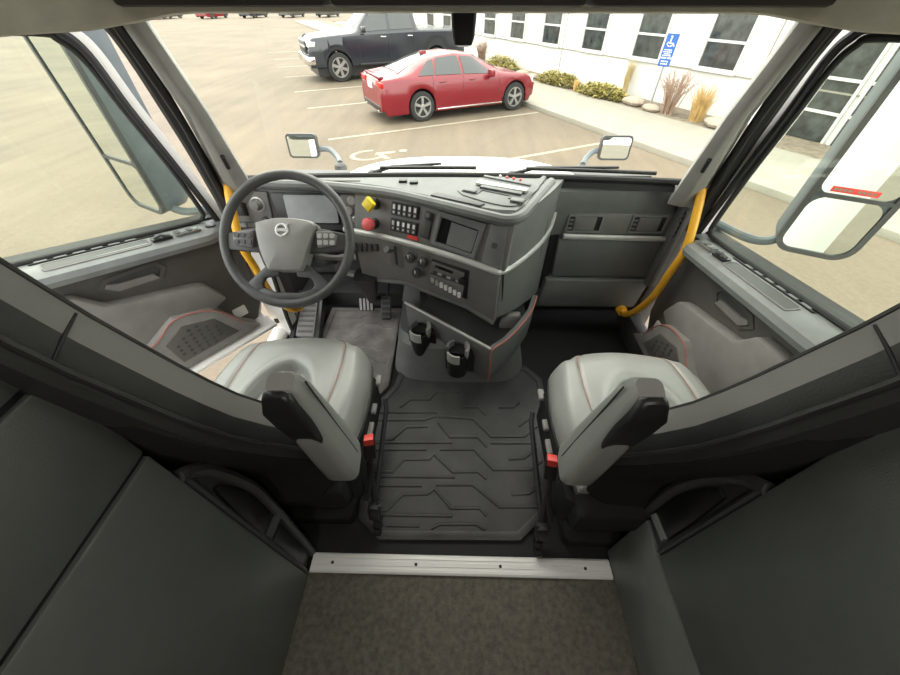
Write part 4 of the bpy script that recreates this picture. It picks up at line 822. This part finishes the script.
# ------------------------------------------------------------------ plants and rocks
def tuft(name, label, cat, x, y, h, n, spread, m, w=.012, group=None, lean=.5, branch=False):
    g = G()
    for i in range(n):
        a = random.uniform(0, 6.283); l = h * random.uniform(.55, 1.05); r0 = random.uniform(0, spread * .35); d = random.uniform(.1, 1) * lean
        bx, by = x + r0 * math.cos(a), y + r0 * math.sin(a); b2 = a + random.uniform(-.6, .6)
        p = [E_(bx, by, .08), E_(bx + d * l * .35 * math.cos(b2), by + d * l * .35 * math.sin(b2), .1 + l * .6), E_(bx + d * l * math.cos(b2), by + d * l * math.sin(b2), .1 + l * (1 - .35 * d))]
        g.tube(p, [w, w * .8, w * .2], 4)
        if branch:
            for k in range(3):
                q0 = Vector(p[1]).lerp(Vector(p[2]), random.uniform(0, .8)); q1 = q0 + Vector((random.uniform(-.15, .15), random.uniform(-.15, .15), random.uniform(.05, .22)))
                g.tube([q0, q1], [w * .5, w * .2], 4)
    o = g.build(name, m); o.location = (0, 0, 0); return tag(o, label, cat, group)
def mound(name, label, x, y, rx, ry, h, n, m):
    g = G()
    for i in range(n):
        a = random.uniform(0, 6.283); r = math.sqrt(random.random()); px, py = x + rx * r * math.cos(a), y + ry * r * math.sin(a)
        hz = .08 + h * math.sqrt(max(0, 1 - r * r)) * random.uniform(.35, 1); l = random.uniform(.07, .17); b = random.uniform(0, 6.283); up = random.uniform(-.2, .9)
        d = Vector((math.cos(b), math.sin(b), up)).normalized() * l; s_ = Vector((-math.sin(b), math.cos(b), 0)) * l * .28
        p = Vector(E_(px, py, hz)); v = [p, p + d * .5 + s_, p + d, p + d * .5 - s_]
        g.add([tuple(q) for q in v], [(0, 1, 2, 3)])
    for i in range(12):
        a = random.uniform(0, 6.283); r = random.random() ** .5 * .8
        g.tube([E_(x, y, .06), E_(x + rx * r * .6 * math.cos(a), y + ry * r * .6 * math.sin(a), .1 + h * .4), E_(x + rx * r * math.cos(a), y + ry * r * math.sin(a), .1 + h * .6)], [.02, .014, .006], 4)
    return tag(g.build(name, m, smooth=False), label, 'shrub', 'low junipers along the wall')
mound('juniper_shrub', 'low green juniper at the front bumper of the red sedan', 10.75, 16.9, .55, 1.2, .45, 1300, 'juniper')
mound('juniper_shrub', 'low spreading juniper right of the red sedan', 10.70, 12.75, .5, 1.15, .40, 1300, 'juniper')
mound('juniper_shrub', 'low yellow green juniper left of the sign post', 10.62, 10.35, .5, 1.0, .38, 1300, 'juniper')
tuft('grass_clump', 'tall straw grass clump behind the junipers', 'grass', 11.36, 10.1, 1.0, 110, .2, 'strawgrass', .010, lean=.16)
tuft('grass_clump', 'small dry golden grass between the junipers', 'grass', 10.45, 11.47, .34, 90, .2, 'drygrass', .010, lean=.25)
tuft('grass_clump', 'orange dry grass clump right of the bare shrub', 'grass', 10.7, 6.85, .85, 150, .5, 'drygrass', .011, lean=.35)
tuft('bare_shrub', 'leafless brown shrub beside the sign post', 'shrub', 10.7, 7.75, 1.05, 60, .5, 'twig', .014, lean=.5, branch=True)
tuft('bare_shrub', 'leafless dark shrub near the far end of the wall', 'shrub', 10.9, 19.0, .9, 60, .5, 'twig', .014, lean=.5, branch=True)
for i, (x, y, r, lb) in enumerate(((10.5, 14.8, .26, 'pale boulder between the two left junipers'), (10.55, 14.2, .2, 'smaller pale boulder right of the larger one by the junipers'), (10.6, 8.95, .26, 'tan boulder just left of the sign post'), (10.5, 8.2, .2, 'small tan boulder at the foot of the bare shrub'), (10.6, 6.2, .25, 'tan boulder right of the orange grass'))):
    bm = G(); secs = []
    for k in range(7):
        ph = math.pi * k / 6
        secs.append([E_(x + r * math.sin(ph) * math.cos(t) * (1 + .22 * math.sin(3 * t + i)) + .001 * k, y + 1.3 * r * math.sin(ph) * math.sin(t) * (1 + .15 * math.cos(2 * t + i)), .12 + .7 * r * (1 - math.cos(ph)) * .7 - .05) for t in [2 * math.pi * j / 12 for j in range(12)]])
    tag(bm.loft(secs).build('boulder', 'rock', smooth=False), lb, 'rock', 'boulders in the planting bed')

# ------------------------------------------------------------------ vehicles
def lerp_prof(p, x):
    for (a, b), (c, d) in zip(p, p[1:]):
        if x <= c: return b + (d - b) * max(0, (x - a)) / (c - a) if c > a else d
    return p[-1][1]
def make_vehicle(name, label, K, loc, heading, scale, group=None, detail=True):
    root = bpy.data.objects.new(name, None); COL.objects.link(root); tag(root, label, 'car', group)
    T = Matrix.Translation(loc) @ Matrix.Rotation(heading, 4, 'Z') @ Matrix.Scale(scale, 4)
    root.location = loc
    def hal(x):
        w = K['w']; f = 1 - .10 * max(0, (.35 - x) / .35) ** 2 - .16 * max(0, (x - (K['L'] - .55)) / .55) ** 2
        top = lerp_prof(K['top'], x); bel = min(lerp_prof(K['belt'], x), top)
        zb = K['zb']
        for xw in K['ax']:
            dx = x - xw; ra = K['r'] + .05
            if abs(dx) < ra: zb = max(zb, K['r'] + math.sqrt(ra * ra - dx * dx) * .98)
        if x < .12 or x > K['L'] - .12: zb = max(zb, .30)
        cab = max(0, min(1, (top - bel) / .18)); zm = max(K['zm'], zb + .05)
        tum = K['tum']
        return [(w * f * .95, zb), (w * f * .985, max(.36, zb + .02)), (w * f, zm), (w * f * .985, max(bel - .05, zm + .01)), (w * f * .94, max(bel, zm + .02)),
                (w * f * (.90 - tum * .55 * cab), bel + (top - bel) * .55 if cab else bel + .01), (w * f * (.85 - tum * cab), top - .035), (w * f * .45, top - .003), (0, top + .01)]
    xs = sorted(set([K['L'] * i / 64 for i in range(65)] + [p[0] for p in K['top']] + [a + s * (K['r'] + .05) for a in K['ax'] for s in (-1, 1)]))
    secs = []
    for x in xs:
        h = hal(x); secs.append([(x, y, z) for y, z in h] + [(x, -y, z) for y, z in h[-2::-1]])
    g = G(T).loft(secs, ring=False)
    for q, k in ((secs[0], 0), (secs[-1], 1)): g.add(q, [tuple(range(len(q)))])
    body = g.build('body', K['paint'], root, ang=40)
    def patch(nm, x0, x1, ja, ta, jb, tb, side, m, n=8, off=.008, x0b=None, x1b=None):
        rows = []
        for i in range(n + 1):
            lo = x0 + (x1 - x0) * i / n; hi = (x0b if x0b is not None else x0) + ((x1b if x1b is not None else x1) - (x0b if x0b is not None else x0)) * i / n
            A, B = hal(lo), hal(hi); row = []
            for k in range(4):
                t = k / 3; j = ja + (jb + tb - ja - ta) * t + ta; j = min(j, 7.999)
                x = lo + (hi - lo) * t; hh = hal(x); a, b = hh[int(j)], hh[int(j) + 1]; fr_ = j - int(j)
                row.append((x, side * (a[0] + (b[0] - a[0]) * fr_ + off), a[1] + (b[1] - a[1]) * fr_ + off * .6))
            rows.append(row)
        return G(T).loft(rows, ring=False).build(nm, m, root)
    def across(nm, x0, x1, m, inset=.06, n=6):
        rows = []
        for i in range(n + 1):
            x = x0 + (x1 - x0) * i / n; hh = hal(x); prof = hh[6:]; 
            prof = [(prof[0][0] - inset, prof[0][1] + .01)] + prof[1:]
            row = [(x, y, z + .010) for y, z in prof] + [(x, -y, z + .010) for y, z in prof[-2::-1]]; rows.append(row)
        return G(T).loft(rows, ring=False).build(nm, m, root)
    for nm, x0, x1 in K['glass']: across(nm, x0, x1, 'cglass')
    for s_ in (-1, 1):
        for x0, x1, x0b, x1b in K['side']: patch('side_window', x0, x1, 4, .12, 5, .85, s_, 'cglass', x0b=x0b, x1b=x1b)
    if detail:
        w = K['w']
        G(T).box((.2, -w * .85, .18), (K['L'] - .2, w * .85, K['r'] + .12)).build('underbody', 'black', root)
        for s_ in (-1, 1):
            for x in K['doors']:
                pts = []
                for k in range(7):
                    j = 1.3 + 2.9 * k / 6; hh = hal(x); a, b = hh[int(j)], hh[int(j) + 1]; fr_ = j - int(j); pts.append((x, s_ * (a[0] + (b[0] - a[0]) * fr_ + .001), a[1] + (b[1] - a[1]) * fr_))
                G(T).tube(pts, .006, 4).build('door_gap', 'black', root)
            for x in K['handles']:
                G(T).tube([(x - .09, s_ * (w * .99 + .006), K['hz']), (x, s_ * (w * .99 + .022), K['hz'] + .005), (x + .09, s_ * (w * .99 + .006), K['hz'] + .01)], .016, 6, flat=.8).build('door_handle', K['handle'], root)
            G(T).loft([[(x + K['mx'], s_ * (w * .97 + y), z + K['mz']) for y, z in rrect(.0, -.07, .20, .09, .04, 3)] for x in (-.05, .0, .08)]).build('door_mirror', K['paint'], root, .02)
            for (nm, m, x0, x1, z0, z1, y0, y1) in K['lamps']:
                G(T).loft([[(x0, s_ * y0 * w, z0), (x0, s_ * y0 * w, z1), (x0, s_ * y1 * w, z1), (x0, s_ * y1 * w, z0)], [(x1, s_ * y0 * w, z0 + .02), (x1, s_ * y0 * w, z1), (x1, s_ * (y1 * w + K['lo']), z1), (x1, s_ * (y1 * w + K['lo']), z0 + .02)]]).build(nm, m, root, .012)
    for xw in K['ax']:
        for s_ in (-1, 1):
            r = K['r']; yo = s_ * (K['w'] * .985); fn = lambda a, b, h: (xw + a, yo - s_ * .20 + s_ * h, r + b)
            wh = G(T).lathe([(r - .10, .0), (r - .01, .0), (r, .03), (r, .17), (r - .02, .20), (r * .70, .205), (r * .66, .15), (.01, .14)], fn, 24).build('wheel', 'tyre', root)
            G(T).lathe([(r * .70, .15), (r * .70, .208), (r * .64, .208), (r * .62, .16)], fn, 24, False).build('rim', 'rim', wh)
            if detail:
                for k in range(K['sp']):
                    a = 2 * math.pi * k / K['sp'] + .3; c_, s2 = math.cos(a), math.sin(a)
                    G(T).prism([(c_ * .04 - s2 * K['spw'] * .7, s2 * .04 + c_ * K['spw'] * .7), (c_ * .04 + s2 * K['spw'] * .7, s2 * .04 - c_ * K['spw'] * .7), (c_ * r * .66 + s2 * K['spw'], s2 * r * .66 - c_ * K['spw']), (c_ * r * .66 - s2 * K['spw'], s2 * r * .66 + c_ * K['spw'])], fn, .15, .198).build('spoke', 'rim', wh)
                G(T).lathe([(.06, .15), (.06, .200), (.03, .205)], fn, 14).build('hub_cap', 'rim', wh)
    for nm, m, lo, hi, bv in K['extra']: G(T).box(lo, hi).build(nm, m, root, bv)
    return root
SED = dict(L=4.62, w=.93, r=.335, ax=(1.08, 3.91), zb=.20, zm=.60, tum=.27, paint='redcar', handle='redcar', hz=.83, lo=.02,
    top=[(0, .52), (.02, .76), (.05, .90), (.12, .97), (.40, 1.00), (.52, 1.03), (1.10, 1.22), (1.60, 1.33), (2.15, 1.36), (2.65, 1.31), (3.15, 1.12), (3.55, .95), (4.05, .88), (4.42, .77), (4.56, .64), (4.62, .50)],
    belt=[(0, .92), (.5, .96), (1.2, .95), (3.5, .88), (4.88, .80)], glass=(('rear_window', .56, 1.48), ('windscreen', 2.75, 3.50)),
    side=((1.02, 1.44, 1.38, 1.52), (1.48, 2.22, 1.60, 2.20), (2.30, 3.18, 2.28, 2.70)), doors=(1.40, 2.26, 3.35), handles=(1.66, 2.52), mx=3.02, mz=.93,
    lamps=(('tail_lamp', 'tail', .015, .38, .78, .90, .50, .93), ('head_lamp', 'lamp', 4.56, 4.24, .62, .76, .60, .86)), sp=5, spw=.035,
    extra=(('bumper', 'black', (-.015, -.70, .27), (.10, .70, .40), .02), ('licence_plate', 'icon', (-.012, -.16, .70), (.02, .16, .82), .004), ('exhaust', 'chrome', (-.02, -.62, .24), (.10, -.48, .30), .01), ('exhaust', 'chrome', (-.02, .48, .24), (.10, .62, .30), .01),
           ('sill_trim', 'chrome', (1.5, -.925, .235), (3.5, -.90, .265), .005), ('roof_antenna', 'redcar', (1.42, -.02, 1.28), (1.60, .02, 1.38), .01), ('trunk_spoiler', 'redcar', (.07, -.62, .94), (.19, .62, .985), .012)))
PIC = dict(L=5.88, w=1.02, r=.41, ax=(1.22, 4.92), zb=.42, zm=.85, tum=.20, paint='bluecar', handle='chrome', hz=1.18, lo=.02,
    top=[(0, 1.28), (.04, 1.34), (1.86, 1.36), (1.90, 1.38), (1.98, 1.80), (2.10, 1.90), (2.6, 1.95), (3.3, 1.93), (3.62, 1.85), (4.30, 1.36), (4.36, 1.33), (5.2, 1.28), (5.68, 1.20), (5.80, 1.08), (5.88, .60)],
    belt=[(0, 1.30), (1.9, 1.33), (4.3, 1.29), (5.88, 1.20)], glass=(('windscreen', 3.70, 4.22),),
    side=((2.12, 2.98, 2.16, 2.94), (3.06, 4.08, 3.04, 3.58)), doors=(2.06, 3.02, 4.15), handles=(2.25, 3.25), mx=3.95, mz=1.38,
    lamps=(('head_lamp', 'lamp', 5.87, 5.55, .98, 1.12, .55, .93), ('tail_lamp', 'tail', .02, .15, .95, 1.25, .80, .96)), sp=6, spw=.05,
    extra=(('front_bumper', 'chrome', (5.70, -.96, .50), (5.98, .96, .74), .05), ('grille', 'black', (5.80, -.56, .78), (5.92, .56, 1.12), .02), ('grille_bar', 'chrome', (5.85, -.55, .94), (5.94, .55, 1.0), .01), ('running_board', 'black', (1.9, -1.08, .42), (4.2, -.95, .50), .02), ('running_board', 'black', (1.9, .95, .42), (4.2, 1.08, .50), .02)))
# red sedan: rear axle near side at (4.17, 10.34) local, nose towards the walk
c_ = 2.98 / 2.83
x0 = 4.17 - 1.08 * c_; make_vehicle('red_sedan', 'red four door sedan parked nose to the sidewalk', SED, E_(x0, 10.36 + .93 * c_, 0), YA, c_)
c_ = 1.13
make_vehicle('dark_pickup', 'dark blue pickup truck parked beyond the red sedan', PIC, E_(3.58 + 4.92 * c_, 17.42 + 1.0 * c_, 0), YA + math.pi, c_)
far = [(-52, 57, 'greycar'), (-46, 60, 'bluecar'), (-41, 62, 'greycar'), (-35, 63, 'redcar'), (-30, 65, 'bluecar'), (-25, 66.5, 'greycar'), (-20, 67.5, 'bluecar')]
for i, (X, Y, m) in enumerate(far):
    make_vehicle('parked_car', ['leftmost distant car', 'second distant car from the left', 'third distant car from the left', 'fourth distant car from the left', 'third distant car from the pickup', 'second distant car from the pickup', 'distant car nearest to the pickup'][i] + ' in the far row of the lot', dict(SED, paint=m, extra=()), (X, Y, GZ), R(80), 1.0, 'distant parked cars', False)
